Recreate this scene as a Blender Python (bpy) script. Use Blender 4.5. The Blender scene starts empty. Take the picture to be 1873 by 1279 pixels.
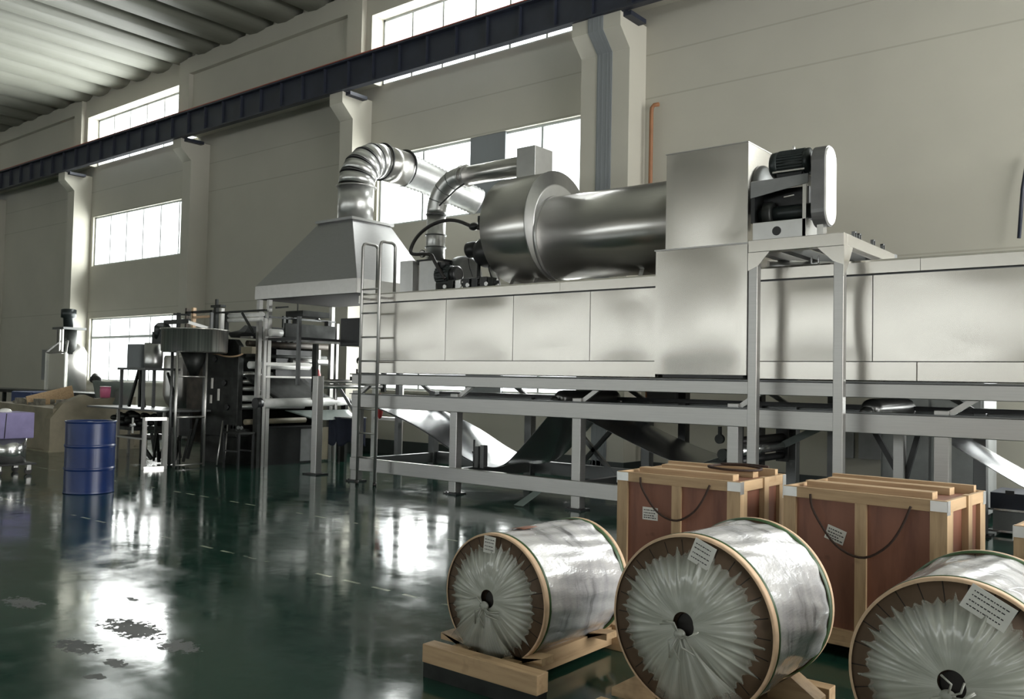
import bpy, bmesh, math, random
from mathutils import Vector, Matrix
random.seed(7)
scn = bpy.context.scene
COL = scn.collection
R = math.radians
PI = math.pi

# ------------------------------------------------------------------ camera
CAMH = 1.49
yaw, pit, roll = R(38.906), R(2.016), R(1.146)
r0 = Vector((math.cos(yaw), math.sin(yaw), 0)); f0 = Vector((-math.sin(yaw), math.cos(yaw), 0)); u0 = Vector((0, 0, 1))
fw = f0*math.cos(pit) + u0*math.sin(pit); u1 = -f0*math.sin(pit) + u0*math.cos(pit)
rt = r0*math.cos(roll) + u1*math.sin(roll); up = -r0*math.sin(roll) + u1*math.cos(roll)
cd = bpy.data.cameras.new('camera'); cam = bpy.data.objects.new('camera', cd); COL.objects.link(cam)
m = Matrix((rt, up, -fw)).transposed().to_4x4(); m.translation = Vector((0, 0, CAMH))
cam.matrix_world = m
cd.sensor_width = 36; cd.lens = 1608.7/1873*36; cd.clip_start = .05; cd.clip_end = 300
scn.camera = cam

# ------------------------------------------------------------------ world, daylight, exposure
w = bpy.data.worlds.new('world'); scn.world = w; w.use_nodes = True
bg = w.node_tree.nodes['Background']; bg.inputs[0].default_value = (.98, .99, 1, 1); bg.inputs[1].default_value = 4
scn.view_settings.view_transform = 'Standard'; scn.view_settings.look = 'None'
scn.view_settings.exposure = 0.02; scn.view_settings.gamma = 1; scn.view_settings.use_curve_mapping = False
scn.cycles.use_denoising = True
scn.cycles.max_bounces = 10; scn.cycles.diffuse_bounces = 5; scn.cycles.glossy_bounces = 5; scn.cycles.transparent_max_bounces = 12
scn.cycles.sample_clamp_indirect = 6

DAY = 14.0          # radiance of the overcast sky behind every window
def daylight(name, loc, sx, sz, ry, k=1.0):
    l = bpy.data.lights.new(name, 'AREA'); l.shape = 'RECTANGLE'; l.size = sx; l.size_y = sz
    l.energy = DAY*k*sx*sz*PI; l.color = (1, .985, .945)
    o = bpy.data.objects.new(name, l); COL.objects.link(o); o.location = loc; o.rotation_euler = ry
    return o
# window openings in the back wall: (x0, x1, z0, z1)
BAYS = [(-37.4, -32.4), (-25.4, -20.0), (-13.33, -8.30), (-1.75, 4.2)]  # last bay is out of view, widened left so right-facing steel reflects brighter
ZU, ZM, ZL = (7.45, 8.82), (4.54, 5.97), (1.25, 3.03)
for k, (a, b) in enumerate(BAYS):
    for z0, z1 in (ZU, ZM, ZL):
        daylight('daylight_back', ((a+b)/2, 12.6, (z0+z1)/2), b-a, z1-z0, (R(-90), 0, 0))
FRONT_BAYS = [(-40, -28.6), (-28, -16.6), (-16, -4.6), (-4, 7.4)]  # unseen windows behind the camera, shaped as a strip for highlights on steel
for a, b in FRONT_BAYS:
    daylight('daylight_front', ((a+b)/2, -11.6, 3.1), b-a, 1.5, (R(90), 0, 0), .15)
daylight('daylight_right', (8.5, 6.6, 4.0), 10.0, 7.4, (R(90), 0, R(90)), .45)

# ------------------------------------------------------------------ material helpers
def newmat(name):
    mt = bpy.data.materials.new(name); mt.use_nodes = True
    nt = mt.node_tree; b = nt.nodes['Principled BSDF']
    return mt, nt, b
def nd(nt, t, **kw):
    n = nt.nodes.new(t)
    for k, v in kw.items():
        if k.startswith('i_'): n.inputs[int(k[2:])].default_value = v
        else: setattr(n, k, v)
    return n
def ramp(nt, fac, stops):
    n = nt.nodes.new('ShaderNodeValToRGB'); e = n.color_ramp.elements
    while len(e) < len(stops): e.new(.5)
    for q, (p, c) in zip(e, stops):
        q.position = p; q.color = (c[0], c[1], c[2], 1) if hasattr(c, '__len__') else (c, c, c, 1)
    nt.links.new(fac, n.inputs[0]); return n
def coords(nt, scale=(1, 1, 1), out='Object'):
    tc = nt.nodes.new('ShaderNodeTexCoord'); mp = nt.nodes.new('ShaderNodeMapping')
    mp.inputs['Scale'].default_value = scale; nt.links.new(tc.outputs[out], mp.inputs[0]); return mp.outputs[0]
def geo(nt, scale=(1, 1, 1)):
    g = nt.nodes.new('ShaderNodeNewGeometry'); mp = nt.nodes.new('ShaderNodeMapping')
    mp.inputs['Scale'].default_value = scale; nt.links.new(g.outputs['Position'], mp.inputs[0]); return mp.outputs[0]
def noise(nt, vec, scale, detail=4, rough=.55):
    n = nt.nodes.new('ShaderNodeTexNoise'); n.inputs['Scale'].default_value = scale
    n.inputs['Detail'].default_value = detail; n.inputs['Roughness'].default_value = rough
    nt.links.new(vec, n.inputs['Vector']); return n.outputs[0]
def bump(nt, b, h, strength=.3, dist=.01):
    n = nt.nodes.new('ShaderNodeBump'); n.inputs['Strength'].default_value = strength; n.inputs['Distance'].default_value = dist
    nt.links.new(h, n.inputs['Height']); nt.links.new(n.outputs[0], b.inputs['Normal']); return n
def mth(nt, op, a, b=None, c=None, clamp=False):
    n = nt.nodes.new('ShaderNodeMath'); n.operation = op; n.use_clamp = clamp
    for i, v in enumerate((a, b, c)):
        if v is None: continue
        if isinstance(v, (int, float)): n.inputs[i].default_value = v
        else: nt.links.new(v, n.inputs[i])
    return n.outputs[0]
def simple(name, col, rough=.5, metal=0.0, var=.12, nscale=6, bmp=0.0, spec=.5, stretch=(1, 1, 1), rvar=.0, coat=0):
    mt, nt, b = newmat(name)
    v = coords(nt, stretch); n = noise(nt, v, nscale)
    lo = [c*(1-var) for c in col]; hi = [min(1, c*(1+var)) for c in col]
    rp = ramp(nt, n, [(.3, lo), (.7, hi)]); nt.links.new(rp.outputs[0], b.inputs['Base Color'])
    b.inputs['Roughness'].default_value = rough; b.inputs['Metallic'].default_value = metal
    b.inputs['Specular IOR Level'].default_value = spec; b.inputs['Coat Weight'].default_value = coat
    if rvar:
        rr = ramp(nt, noise(nt, v, nscale*.7), [(.3, rough-rvar), (.7, rough+rvar)]); nt.links.new(rr.outputs[0], b.inputs['Roughness'])
    if bmp: bump(nt, b, n, bmp)
    return mt
M = {}
# painted plaster with panel seams cast into it
def wall_mat(name, col, seams=True):
    mt, nt, b = newmat(name); v = geo(nt)
    n = noise(nt, v, .7, 5); n2 = noise(nt, v, 18, 3)
    rp = ramp(nt, n, [(.3, [c*.95 for c in col]), (.7, [c*1.04 for c in col])])
    src = rp.outputs[0]
    if seams:
        g = nt.nodes.new('ShaderNodeNewGeometry'); sp = nt.nodes.new('ShaderNodeSeparateXYZ'); nt.links.new(g.outputs['Position'], sp.inputs[0])
        acc = None
        for z in (3.22, 6.0, 6.7):
            d = mth(nt, 'ABSOLUTE', mth(nt, 'SUBTRACT', sp.outputs[2], z)); s = mth(nt, 'LESS_THAN', d, .012)
            acc = s if acc is None else mth(nt, 'MAXIMUM', acc, s)
        mx = nt.nodes.new('ShaderNodeMix'); mx.data_type = 'RGBA'; nt.links.new(mth(nt, 'MULTIPLY', acc, .35), mx.inputs[0])
        nt.links.new(src, mx.inputs[6]); mx.inputs[7].default_value = (col[0]*.5, col[1]*.5, col[2]*.47, 1); src = mx.outputs[2]
    nt.links.new(src, b.inputs['Base Color']); b.inputs['Roughness'].default_value = .62
    b.inputs['Specular IOR Level'].default_value = .3; bump(nt, b, n2, .06, .01)
    return mt
M['wall'] = wall_mat('wall_paint', (.43, .415, .355))
M['column'] = wall_mat('column_paint', (.45, .435, .375), False)
M['ceil'] = wall_mat('ceiling_concrete', (.25, .255, .22), False)
M['skirt'] = simple('baseboard_paint', (.03, .038, .036), .45)

def floor_mat():
    mt, nt, b = newmat('green_epoxy_floor'); v = geo(nt)
    g = nt.nodes.new('ShaderNodeNewGeometry'); sp = nt.nodes.new('ShaderNodeSeparateXYZ'); nt.links.new(g.outputs['Position'], sp.inputs[0])
    n1 = noise(nt, v, .55, 6, .6); n2 = noise(nt, v, 3.2, 7, .65); n3 = noise(nt, geo(nt, (1, 2.5, 1)), 1.3, 5)
    base = ramp(nt, n1, [(.3, (.007, .032, .022)), (.55, (.012, .045, .032)), (.8, (.022, .056, .044))])
    # worn painted lines
    line = None
    for y in (4.32, 6.06):
        d = mth(nt, 'ABSOLUTE', mth(nt, 'SUBTRACT', sp.outputs[1], y))
        s = mth(nt, 'LESS_THAN', d, .016); line = s if line is None else mth(nt, 'MAXIMUM', line, s)
    dash = mth(nt, 'GREATER_THAN', mth(nt, 'SINE', mth(nt, 'MULTIPLY', sp.outputs[0], 20.0)), -.2)
    wear = ramp(nt, noise(nt, v, 2.2, 4), [(.36, 0.0), (.55, .8)])
    line = mth(nt, 'MULTIPLY', mth(nt, 'MULTIPLY', line, dash), wear.outputs[0])
    mx = nt.nodes.new('ShaderNodeMix'); mx.data_type = 'RGBA'; nt.links.new(line, mx.inputs[0])
    nt.links.new(base.outputs[0], mx.inputs[6]); mx.inputs[7].default_value = (.55, .58, .45, 1)
    # scuffed, stained patches where the coating is worn
    acc = None
    for (x, y, rx, ry) in ((-4.95, 2.66, .42, .17), (-4.85, 2.30, .27, .13), (-4.45, 2.66, .22, .13), (-4.42, 2.30, .13, .07), (-4.3, 2.13, .08, .06), (-6.0, 2.49, .28, .12), (-5.6, 3.0, .1, .04)):
        dx = mth(nt, 'DIVIDE', mth(nt, 'SUBTRACT', sp.outputs[0], x), rx); dy = mth(nt, 'DIVIDE', mth(nt, 'SUBTRACT', sp.outputs[1], y), ry)
        q = mth(nt, 'ADD', mth(nt, 'MULTIPLY', dx, dx), mth(nt, 'MULTIPLY', dy, dy))
        s = mth(nt, 'SUBTRACT', 1.0, q, clamp=True); acc = s if acc is None else mth(nt, 'MAXIMUM', acc, s)
    nn = noise(nt, v, 17, 6, .75)
    st = mth(nt, 'GREATER_THAN', mth(nt, 'ADD', mth(nt, 'MULTIPLY', acc, .34), mth(nt, 'MULTIPLY', nn, 1.0)), .70)
    st = mth(nt, 'MULTIPLY', st, mth(nt, 'GREATER_THAN', acc, .02))
    mx2 = nt.nodes.new('ShaderNodeMix'); mx2.data_type = 'RGBA'; nt.links.new(st, mx2.inputs[0])
    nt.links.new(mx.outputs[2], mx2.inputs[6]); mx2.inputs[7].default_value = (.022, .026, .022, 1)
    nt.links.new(mx2.outputs[2], b.inputs['Base Color'])
    rr = ramp(nt, n2, [(.35, .05), (.55, .085), (.75, .20)])
    rr2 = ramp(nt, n3, [(.35, 0.0), (.75, .10)])
    ro = mth(nt, 'ADD', rr.outputs[0], rr2.outputs[0]); ro = mth(nt, 'ADD', ro, mth(nt, 'MULTIPLY', st, .40))
    nt.links.new(ro, b.inputs['Roughness']); b.inputs['IOR'].default_value = 1.5
    b.inputs['Specular IOR Level'].default_value = .55
    hh = mth(nt, 'ADD', noise(nt, v, 1.6, 3), mth(nt, 'MULTIPLY', n2, .25)); bump(nt, b, hh, .10, .02)
    return mt
M['floor'] = floor_mat()

def steel(name, col=(.62, .61, .59), rough=.30, stretch=(1, 1, 60), wav=.05, wscale=.9, streak=.05, aniso=0, metal=.9, ax='Z'):
    mt, nt, b = newmat(name)
    v = geo(nt, stretch); n = noise(nt, v, 3, 5)
    rp = ramp(nt, n, [(.25, [c*(1-streak) for c in col]), (.75, [c*(1+streak) for c in col])]); nt.links.new(rp.outputs[0], b.inputs['Base Color'])
    b.inputs['Metallic'].default_value = metal
    b.inputs['Roughness'].default_value = rough
    if aniso:
        tn = nt.nodes.new('ShaderNodeTangent'); tn.direction_type = 'RADIAL'; tn.axis = ax; nt.links.new(tn.outputs[0], b.inputs['Tangent'])
        b.inputs['Anisotropic'].default_value = abs(aniso); b.inputs['Anisotropic Rotation'].default_value = .25 if aniso < 0 else 0
    return mt
M['steel'] = steel('brushed_stainless_panel', (.62, .595, .55), .25, (60, 60, 1), 0, aniso=-.45)
M['steelx'] = steel('brushed_stainless_roll', (.50, .49, .47), .30, (1, 60, 60), 0, aniso=-.8, ax='X', metal=.95)
M['frame'] = steel('stainless_tube', (.41, .405, .39), .36, (1, 1, 30), .03)
M['framed'] = steel('dull_steel_tube', (.16, .165, .165), .45, (1, 1, 30), .02)
M['duct'] = steel('galvanised_duct', (.58, .58, .57), .34, (3, 3, 3), .06, 2)
M['flexd'] = simple('aluminium_flexible_duct', (.68, .69, .69), .42, .7, .08, 8)
M['hood'] = steel('hood_sheet', (.40, .40, .40), .38, (4, 4, 30), .05, aniso=-.75)
M['hoodb'] = steel('hood_band', (.58, .57, .55), .34, (4, 4, 4), .05)
M['cover'] = steel('dark_polished_cover', (.20, .20, .195), .30, (4, 4, 4), .03, 4)
M['chrome'] = steel('bright_steel_roller', (.78, .78, .78), .20, (1, 1, 1), .01)
M['white_roll'] = simple('white_film_roll', (.78, .78, .76), .35)
M['black'] = simple('black_paint', (.012, .013, .014), .38, .0, .3, 20)
M['motor'] = simple('dark_green_motor_casting', (.018, .024, .024), .35, .3, .3, 12, .1)
M['iron'] = simple('grimy_dark_iron', (.022, .024, .022), .5, .5, .6, 5, .15, rvar=.12)
M['ironb'] = simple('oily_brown_iron', (.055, .045, .035), .5, .4, .5, 7, .15)
M['greypaint'] = simple('grey_machine_paint', (.20, .205, .205), .5)
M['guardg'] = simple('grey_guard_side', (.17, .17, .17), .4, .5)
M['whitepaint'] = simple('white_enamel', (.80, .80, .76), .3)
M['blue'] = simple('blue_drum_enamel', (.006, .022, .10), .34, .0, .15, 4, .02, coat=.12)
M['purple'] = simple('lilac_plastic', (.24, .21, .40), .5)
M['pink'] = simple('pink_plastic', (.62, .16, .28), .4)
M['red'] = simple('red_plastic', (.55, .06, .06), .4)
M['navy'] = simple('navy_crane_paint', (.016, .020, .034), .5, .0, .2, 3)
M['rail'] = simple('rusty_red_rail', (.28, .06, .035), .6)
M['greycover'] = simple('grey_joint_cover', (.19, .205, .215), .6, .0, .06, 2, stretch=(1, 1, .2))
M['tan'] = simple('tan_fibreglass', (.20, .175, .12), .6, .0, .25, 2.5, .1)
M['rust'] = simple('orange_pipe_paint', (.24, .105, .045), .6)
M['rubber'] = simple('black_rubber', (.012, .010, .009), .45)
M['rope'] = simple('dark_rope', (.035, .018, .012), .8, .0, .3, 60, .3)
M['paper'] = simple('paper_label', (.70, .69, .64), .5)
M['ink'] = simple('black_ink', (.02, .02, .02), .6)
M['zinc'] = steel('zinc_bracket', (.70, .71, .70), .35, (4, 4, 4), .05, 8)
M['cabinet'] = simple('grey_cabinet_paint', (.26, .27, .265), .45)
M['bluebox'] = simple('deep_blue_plastic', (.01, .03, .12), .4)
M['fabric'] = simple('dark_cloth', (.03, .035, .06), .8, bmp=.4)
M['sheetg'] = simple('grey_green_vinyl', (.12, .15, .14), .38)
M['clutter'] = simple('dusty_scrap', (.16, .15, .12), .7, .1, .5, 14, .3)
M['frost'] = simple('window_frame_paint', (.46, .49, .49), .45)
M['tankglare'] = steel('tank_window_glare', (.9, .9, .86), .25, (1, 1, 1), .0)  # near-white steel that puts the window's glare on the mixing tank
M['core'] = simple('dark_cardboard_core', (.025, .022, .02), .7)
M['green'] = simple('green_strap', (.04, .085, .03), .4)

def wood(name, col, col2, scale=(14, 14, 1.2), rough=.55, radial=False):
    mt, nt, b = newmat(name); v = coords(nt, scale)
    n = noise(nt, v, 2.2, 6, .6); n2 = noise(nt, coords(nt), 5, 3)
    rp = ramp(nt, n, [(.3, col2), (.5, col), (.75, [min(1, c*1.15) for c in col])])
    kn = ramp(nt, n2, [(.66, 0.0), (.74, 1.0)])
    mx = nt.nodes.new('ShaderNodeMix'); mx.data_type = 'RGBA'; nt.links.new(mth(nt, 'MULTIPLY', kn.outputs[0], .45), mx.inputs[0])
    nt.links.new(rp.outputs[0], mx.inputs[6]); mx.inputs[7].default_value = (col2[0]*.45, col2[1]*.42, col2[2]*.4, 1)
    nt.links.new(mx.outputs[2], b.inputs['Base Color']); b.inputs['Roughness'].default_value = rough
    if radial:
        sp = nt.nodes.new('ShaderNodeSeparateXYZ'); nt.links.new(coords(nt), sp.inputs[0])
        a = mth(nt, 'ARCTAN2', sp.outputs[2], sp.outputs[0]); fr_ = mth(nt, 'FRACT', mth(nt, 'ADD', mth(nt, 'MULTIPLY', a, 26/(2*PI)), 20.0))
        rr_ = mth(nt, 'SQRT', mth(nt, 'ADD', mth(nt, 'MULTIPLY', sp.outputs[0], sp.outputs[0]), mth(nt, 'MULTIPLY', sp.outputs[2], sp.outputs[2])))
        k = mth(nt, 'MULTIPLY', mth(nt, 'LESS_THAN', fr_, .055), mth(nt, 'LESS_THAN', rr_, .345))
        m3 = nt.nodes.new('ShaderNodeMix'); m3.data_type = 'RGBA'; nt.links.new(k, m3.inputs[0]); nt.links.new(mx.outputs[2], m3.inputs[6]); m3.inputs[7].default_value = (.012, .008, .006, 1)
        nt.links.new(m3.outputs[2], b.inputs['Base Color'])
    bump(nt, b, n, .12, .005); return mt
M['pine'] = wood('pine_long', (.47, .325, .185), (.36, .235, .125), (1.2, 14, 14))
M['pinez'] = wood('pine_upright', (.47, .33, .19), (.36, .24, .13), (14, 14, 1.2))
M['piney'] = wood('pine_cross', (.47, .325, .185), (.36, .235, .125), (14, 1.2, 14))
M['ply'] = wood('red_brown_plywood', (.235, .098, .060), (.17, .066, .042), (5, 5, .7), .5)
M['board'] = wood('brown_fibreboard_end', (.115, .074, .045), (.08, .051, .031), (3, 3, 3), .6, True)
M['rim'] = simple('pale_wood_rim', (.60, .42, .27), .6, .0, .12, 20)

def wrap_mat():
    mt, nt, b = newmat('glossy_white_film_wrap')
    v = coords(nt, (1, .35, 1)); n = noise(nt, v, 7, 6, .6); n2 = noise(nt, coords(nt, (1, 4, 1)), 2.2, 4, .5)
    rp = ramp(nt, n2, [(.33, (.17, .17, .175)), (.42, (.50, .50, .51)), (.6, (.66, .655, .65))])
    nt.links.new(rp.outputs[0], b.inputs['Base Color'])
    b.inputs['Roughness'].default_value = .22; b.inputs['Metallic'].default_value = .25; b.inputs['Coat Weight'].default_value = .6
    hh = mth(nt, 'ADD', n, mth(nt, 'MULTIPLY', noise(nt, coords(nt), 30, 4), .25)); bump(nt, b, hh, .55, .02)
    return mt
M['wrap'] = wrap_mat()
def film_mat(name, base_a, col=(.40, .41, .355)):
    # uv: u around the disc, v outward
    mt, nt, b = newmat(name)
    tc = nt.nodes.new('ShaderNodeTexCoord'); mp = nt.nodes.new('ShaderNodeMapping'); mp.inputs['Scale'].default_value = (60, 1.2, 1)
    nt.links.new(tc.outputs['UV'], mp.inputs[0]); n = noise(nt, mp.outputs[0], 1, 5, .6)
    mp2 = nt.nodes.new('ShaderNodeMapping'); mp2.inputs['Scale'].default_value = (14, 1, 1); nt.links.new(tc.outputs['UV'], mp2.inputs[0]); n2 = noise(nt, mp2.outputs[0], 1, 3, .5)
    rp = ramp(nt, n, [(.25, [c*.90 for c in col]), (.55, col), (.8, [min(1, c*1.13) for c in col])]); nt.links.new(rp.outputs[0], b.inputs['Base Color'])
    sp = nt.nodes.new('ShaderNodeSeparateXYZ'); nt.links.new(tc.outputs['UV'], sp.inputs[0])
    edge = mth(nt, 'MULTIPLY', mth(nt, 'SUBTRACT', sp.outputs[1], .70), 2.2, clamp=True)
    a = mth(nt, 'ADD', base_a - .25, mth(nt, 'MULTIPLY', mth(nt, 'ADD', n, n2), .28))
    a = mth(nt, 'SUBTRACT', a, edge, clamp=True); nt.links.new(a, b.inputs['Alpha'])
    b.inputs['Roughness'].default_value = .28; b.inputs['Coat Weight'].default_value = .4
    bump(nt, b, n, .10, .003); return mt
M['film'] = film_mat('pleated_stretch_film', 1.0)
M['film2'] = film_mat('loose_clear_film', .65, (.42, .43, .38))

def glass_mat():
    mt, nt, b = newmat('window_glass'); nt.nodes.remove(b); out = nt.nodes['Material Output']
    t = nt.nodes.new('ShaderNodeBsdfTransparent'); t.inputs[0].default_value = (.96, .98, .98, 1)
    g = nt.nodes.new('ShaderNodeBsdfGlossy'); g.inputs['Roughness'].default_value = .03
    mx = nt.nodes.new('ShaderNodeMixShader'); mx.inputs[0].default_value = .05; nt.links.new(t.outputs[0], mx.inputs[1]); nt.links.new(g.outputs[0], mx.inputs[2])
    nt.links.new(mx.outputs[0], out.inputs[0]); return mt
M['glass'] = glass_mat()

M['tubsteel'] = steel('streaky_tub_steel', (.50, .49, .46), .30, (9, 9, .05), 0, 1, .55)
# ------------------------------------------------------------------ geometry helpers
class MB:
    def __init__(s): s.bm = bmesh.new(); s.uv = None
    def box(s, x0, x1, y0, y1, z0, z1, rot=None, piv=None, bev=0):
        b2 = bmesh.new(); bmesh.ops.create_cube(b2, size=1)
        c = Vector(((x0+x1)/2, (y0+y1)/2, (z0+z1)/2))
        for v in b2.verts: v.co = Vector((v.co.x*(x1-x0), v.co.y*(y1-y0), v.co.z*(z1-z0)))+c
        if bev: bmesh.ops.bevel(b2, geom=list(b2.edges), offset=bev, segments=2, affect='EDGES', profile=.5)
        if rot:
            p = Vector(piv) if piv else c; mt = Matrix.Rotation(rot[1], 3, rot[0])
            for v in b2.verts: v.co = mt@(v.co-p)+p
        s.merge(b2); return s
    def merge(s, b2):
        me = bpy.data.meshes.new('t'); b2.to_mesh(me); b2.free(); s.bm.from_mesh(me); bpy.data.meshes.remove(me)
    def bar(s, a, b, wd, ht=None, upv=(0, 0, 1)):
        a = Vector(a); b = Vector(b); ht = ht or wd; d = (b-a).normalized(); u = Vector(upv)
        if abs(d.dot(u)) > .99: u = Vector((0, 1, 0))
        sd = d.cross(u).normalized(); u2 = sd.cross(d)
        vs = []
        for p in (a, b):
            for i, j in ((-1, -1), (1, -1), (1, 1), (-1, 1)): vs.append(s.bm.verts.new(p+sd*i*wd/2+u2*j*ht/2))
        for q in ((0, 1, 2, 3), (7, 6, 5, 4), (0, 4, 5, 1), (1, 5, 6, 2), (2, 6, 7, 3), (3, 7, 4, 0)): s.bm.faces.new([vs[k] for k in q])
        return s
    def tube(s, pts, r, n=14, caps=True, rs=None):
        pts = [Vector(p) for p in pts]; rings = []; prev = None
        for i, p in enumerate(pts):
            d = (pts[min(i+1, len(pts)-1)]-pts[max(i-1, 0)]).normalized()
            if prev is None:
                u = Vector((0, 0, 1)) if abs(d.z) < .9 else Vector((0, 1, 0)); sd = d.cross(u).normalized()
            else: sd = (prev-d*prev.dot(d)).normalized()
            prev = sd; u2 = sd.cross(d); rr = rs[i] if rs else r
            rings.append([s.bm.verts.new(p+(sd*math.cos(2*PI*k/n)+u2*math.sin(2*PI*k/n))*rr) for k in range(n)])
        for a, b in zip(rings, rings[1:]):
            for k in range(n):
                f = s.bm.faces.new((a[k], a[(k+1) % n], b[(k+1) % n], b[k])); f.smooth = True
        if caps:
            s.bm.faces.new(rings[0][::-1]); s.bm.faces.new(rings[-1])
        return s
    def cyl(s, a, b, r, n=32, r2=None, caps=True): return s.tube([a, b], r, n, caps, rs=[r, r2 if r2 is not None else r])
    def prism(s, prof, axis, a, b, smooth=False):
        # prof: 2-D outline in the plane across axis ('x': (y,z), 'y': (x,z), 'z': (x,y))
        def P(q, t): return {'x': (t, q[0], q[1]), 'y': (q[0], t, q[1]), 'z': (q[0], q[1], t)}[axis]
        A = [s.bm.verts.new(P(q, a)) for q in prof]; B = [s.bm.verts.new(P(q, b)) for q in prof]
        n = len(prof); s.bm.faces.new(A); s.bm.faces.new(B[::-1])
        for i in range(n):
            f = s.bm.faces.new((A[i], B[i], B[(i+1) % n], A[(i+1) % n])); f.smooth = smooth
        return s
    def lathe(s, prof, c, axis=(0, 0, 1), n=40, caps=True):
        # prof: (r, t) along axis from point c
        ax = Vector(axis).normalized(); u = Vector((0, 0, 1)) if abs(ax.z) < .9 else Vector((1, 0, 0)); e1 = ax.cross(u).normalized(); e2 = ax.cross(e1); c = Vector(c)
        rings = [[s.bm.verts.new(c+ax*t+(e1*math.cos(2*PI*k/n)+e2*math.sin(2*PI*k/n))*max(r, 1e-4)) for k in range(n)] for r, t in prof]
        for a, b in zip(rings, rings[1:]):
            for k in range(n):
                f = s.bm.faces.new((a[k], a[(k+1) % n], b[(k+1) % n], b[k])); f.smooth = True
        if caps: s.bm.faces.new(rings[0][::-1]); s.bm.faces.new(rings[-1])
        return s
    def sph(s, c, r, sc=(1, 1, 1), n=16):
        b2 = bmesh.new(); bmesh.ops.create_uvsphere(b2, u_segments=n, v_segments=n//2+2, radius=r)
        for v in b2.verts: v.co = Vector((v.co.x*sc[0], v.co.y*sc[1], v.co.z*sc[2]))+Vector(c)
        for f in b2.faces: f.smooth = True
        s.merge(b2); return s
    def quad(s, *p): s.bm.faces.new([s.bm.verts.new(q) for q in p]); return s
    def grid(s, fn, nu, nv, uv=True, smooth=True):
        vs = [[s.bm.verts.new(fn(i/nu, j/nv)) for j in range(nv+1)] for i in range(nu+1)]
        L = s.bm.loops.layers.uv.verify() if uv else None
        for i in range(nu):
            for j in range(nv):
                f = s.bm.faces.new((vs[i][j], vs[i+1][j], vs[i+1][j+1], vs[i][j+1])); f.smooth = smooth
                if L:
                    for lp, (a, b) in zip(f.loops, ((i, j), (i+1, j), (i+1, j+1), (i, j+1))): lp[L].uv = (a/nu, b/nv)
        return s
    def build(s, name, mat, parent=None, thick=0, bev=0, flat=False):
        if not name: raise ValueError
        org = ORG.get(parent.name, Vector((0, 0, 0))) if parent else Vector((0, 0, 0))
        if thick: pass
        else: bmesh.ops.recalc_face_normals(s.bm, faces=s.bm.faces)
        for v in s.bm.verts: v.co -= org
        me = bpy.data.meshes.new(name); s.bm.to_mesh(me); s.bm.free()
        me.materials.append(M[mat]); o = bpy.data.objects.new(name, me); COL.objects.link(o)
        if parent: o.parent = parent; ORG[o.name] = org
        if thick:
            md = o.modifiers.new('solid', 'SOLIDIFY'); md.thickness = thick; md.offset = 0
        if bev:
            md = o.modifiers.new('bev', 'BEVEL'); md.width = bev; md.segments = 2; md.limit_method = 'ANGLE'
        return o
ORG = {}
def thing(name, label, cat, loc=(0, 0, 0), group=None):
    o = bpy.data.objects.new(name, None); COL.objects.link(o); o.empty_display_size = .2
    o.location = loc; ORG[o.name] = Vector(loc); o['label'] = label; o['category'] = cat
    if group: o['group'] = group
    return o
def tag(o, label, cat, group=None):
    o['label'] = label; o['category'] = cat
    if group: o['group'] = group
    return o
def recenter(o):
    # put a single-mesh thing's origin at the middle of its base
    vs = [v.co for v in o.data.vertices]
    c = Vector(((min(v.x for v in vs)+max(v.x for v in vs))/2, (min(v.y for v in vs)+max(v.y for v in vs))/2, min(v.z for v in vs)))
    for v in o.data.vertices: v.co -= c
    o.location = c; return o
def struct(o): o['kind'] = 'structure'; return o
def dup(root):
    r = root.copy(); COL.objects.link(r); ORG[r.name] = ORG.get(root.name, Vector((0, 0, 0)))
    for ch in list(root.children):
        c = ch.copy(); COL.objects.link(c); c.parent = r
        for g in list(ch.children):
            d = g.copy(); COL.objects.link(d); d.parent = c
    return r
def arc(c, r, a0, a1, n, e1, e2):
    c = Vector(c); e1 = Vector(e1); e2 = Vector(e2)
    return [c+(e1*math.cos(a0+(a1-a0)*i/n)+e2*math.sin(a0+(a1-a0)*i/n))*r for i in range(n+1)]
# ------------------------------------------------------------------ building shell
XL, XR, YB, YF_ = -50.0, 8.0, 12.05, -11.0
struct(MB().box(XL-.5, XR+.5, YF_-.5, 13.2, -.3, 0).build('floor', 'floor'))

def skin(mb, x0, x1, z0, z1, y, yb, holes, sill=True):
    # a wall face at y with openings whose reveals run back to yb
    xs = sorted({x0, x1, *[h[0] for h in holes], *[h[1] for h in holes]}); zs = sorted({z0, z1, *[h[2] for h in holes], *[h[3] for h in holes]})
    for a, b in zip(xs, xs[1:]):
        for c, d in zip(zs, zs[1:]):
            mx, mz = (a+b)/2, (c+d)/2
            if any(h[0] < mx < h[1] and h[2] < mz < h[3] for h in holes): continue
            mb.quad((a, y, c), (b, y, c), (b, y, d), (a, y, d))
    for h in holes:
        a, b, c, d = h
        mb.quad((a, y, c), (a, yb, c), (a, yb, d), (a, y, d)); mb.quad((b, y, c), (b, yb, c), (b, yb, d), (b, y, d))
        mb.quad((a, y, d), (b, y, d), (b, yb, d), (a, yb, d))
        if sill: mb.quad((a, y, c), (b, y, c), (b, yb, c), (a, yb, c))
b = MB()
holes = []
for a, c in BAYS:
    holes += [(a, c, ZM[0], ZM[1]), (a, c, ZL[0], ZL[1])]
skin(b, XL, XR, 0, 7.44, 12.05, 12.35, holes)
upper = [(a, c, 7.44, 8.82) for a, c in BAYS]
skin(b, XL, XR, 7.44, 9.9, 11.80, 12.35, upper, False)
b.quad((XL, 12.05, 7.44), (XR, 12.05, 7.44), (XR, 12.35, 7.44), (XL, 12.35, 7.44))
ex = [XL]+[q for a, c in BAYS for q in (a, c)]+[XR]
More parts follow.
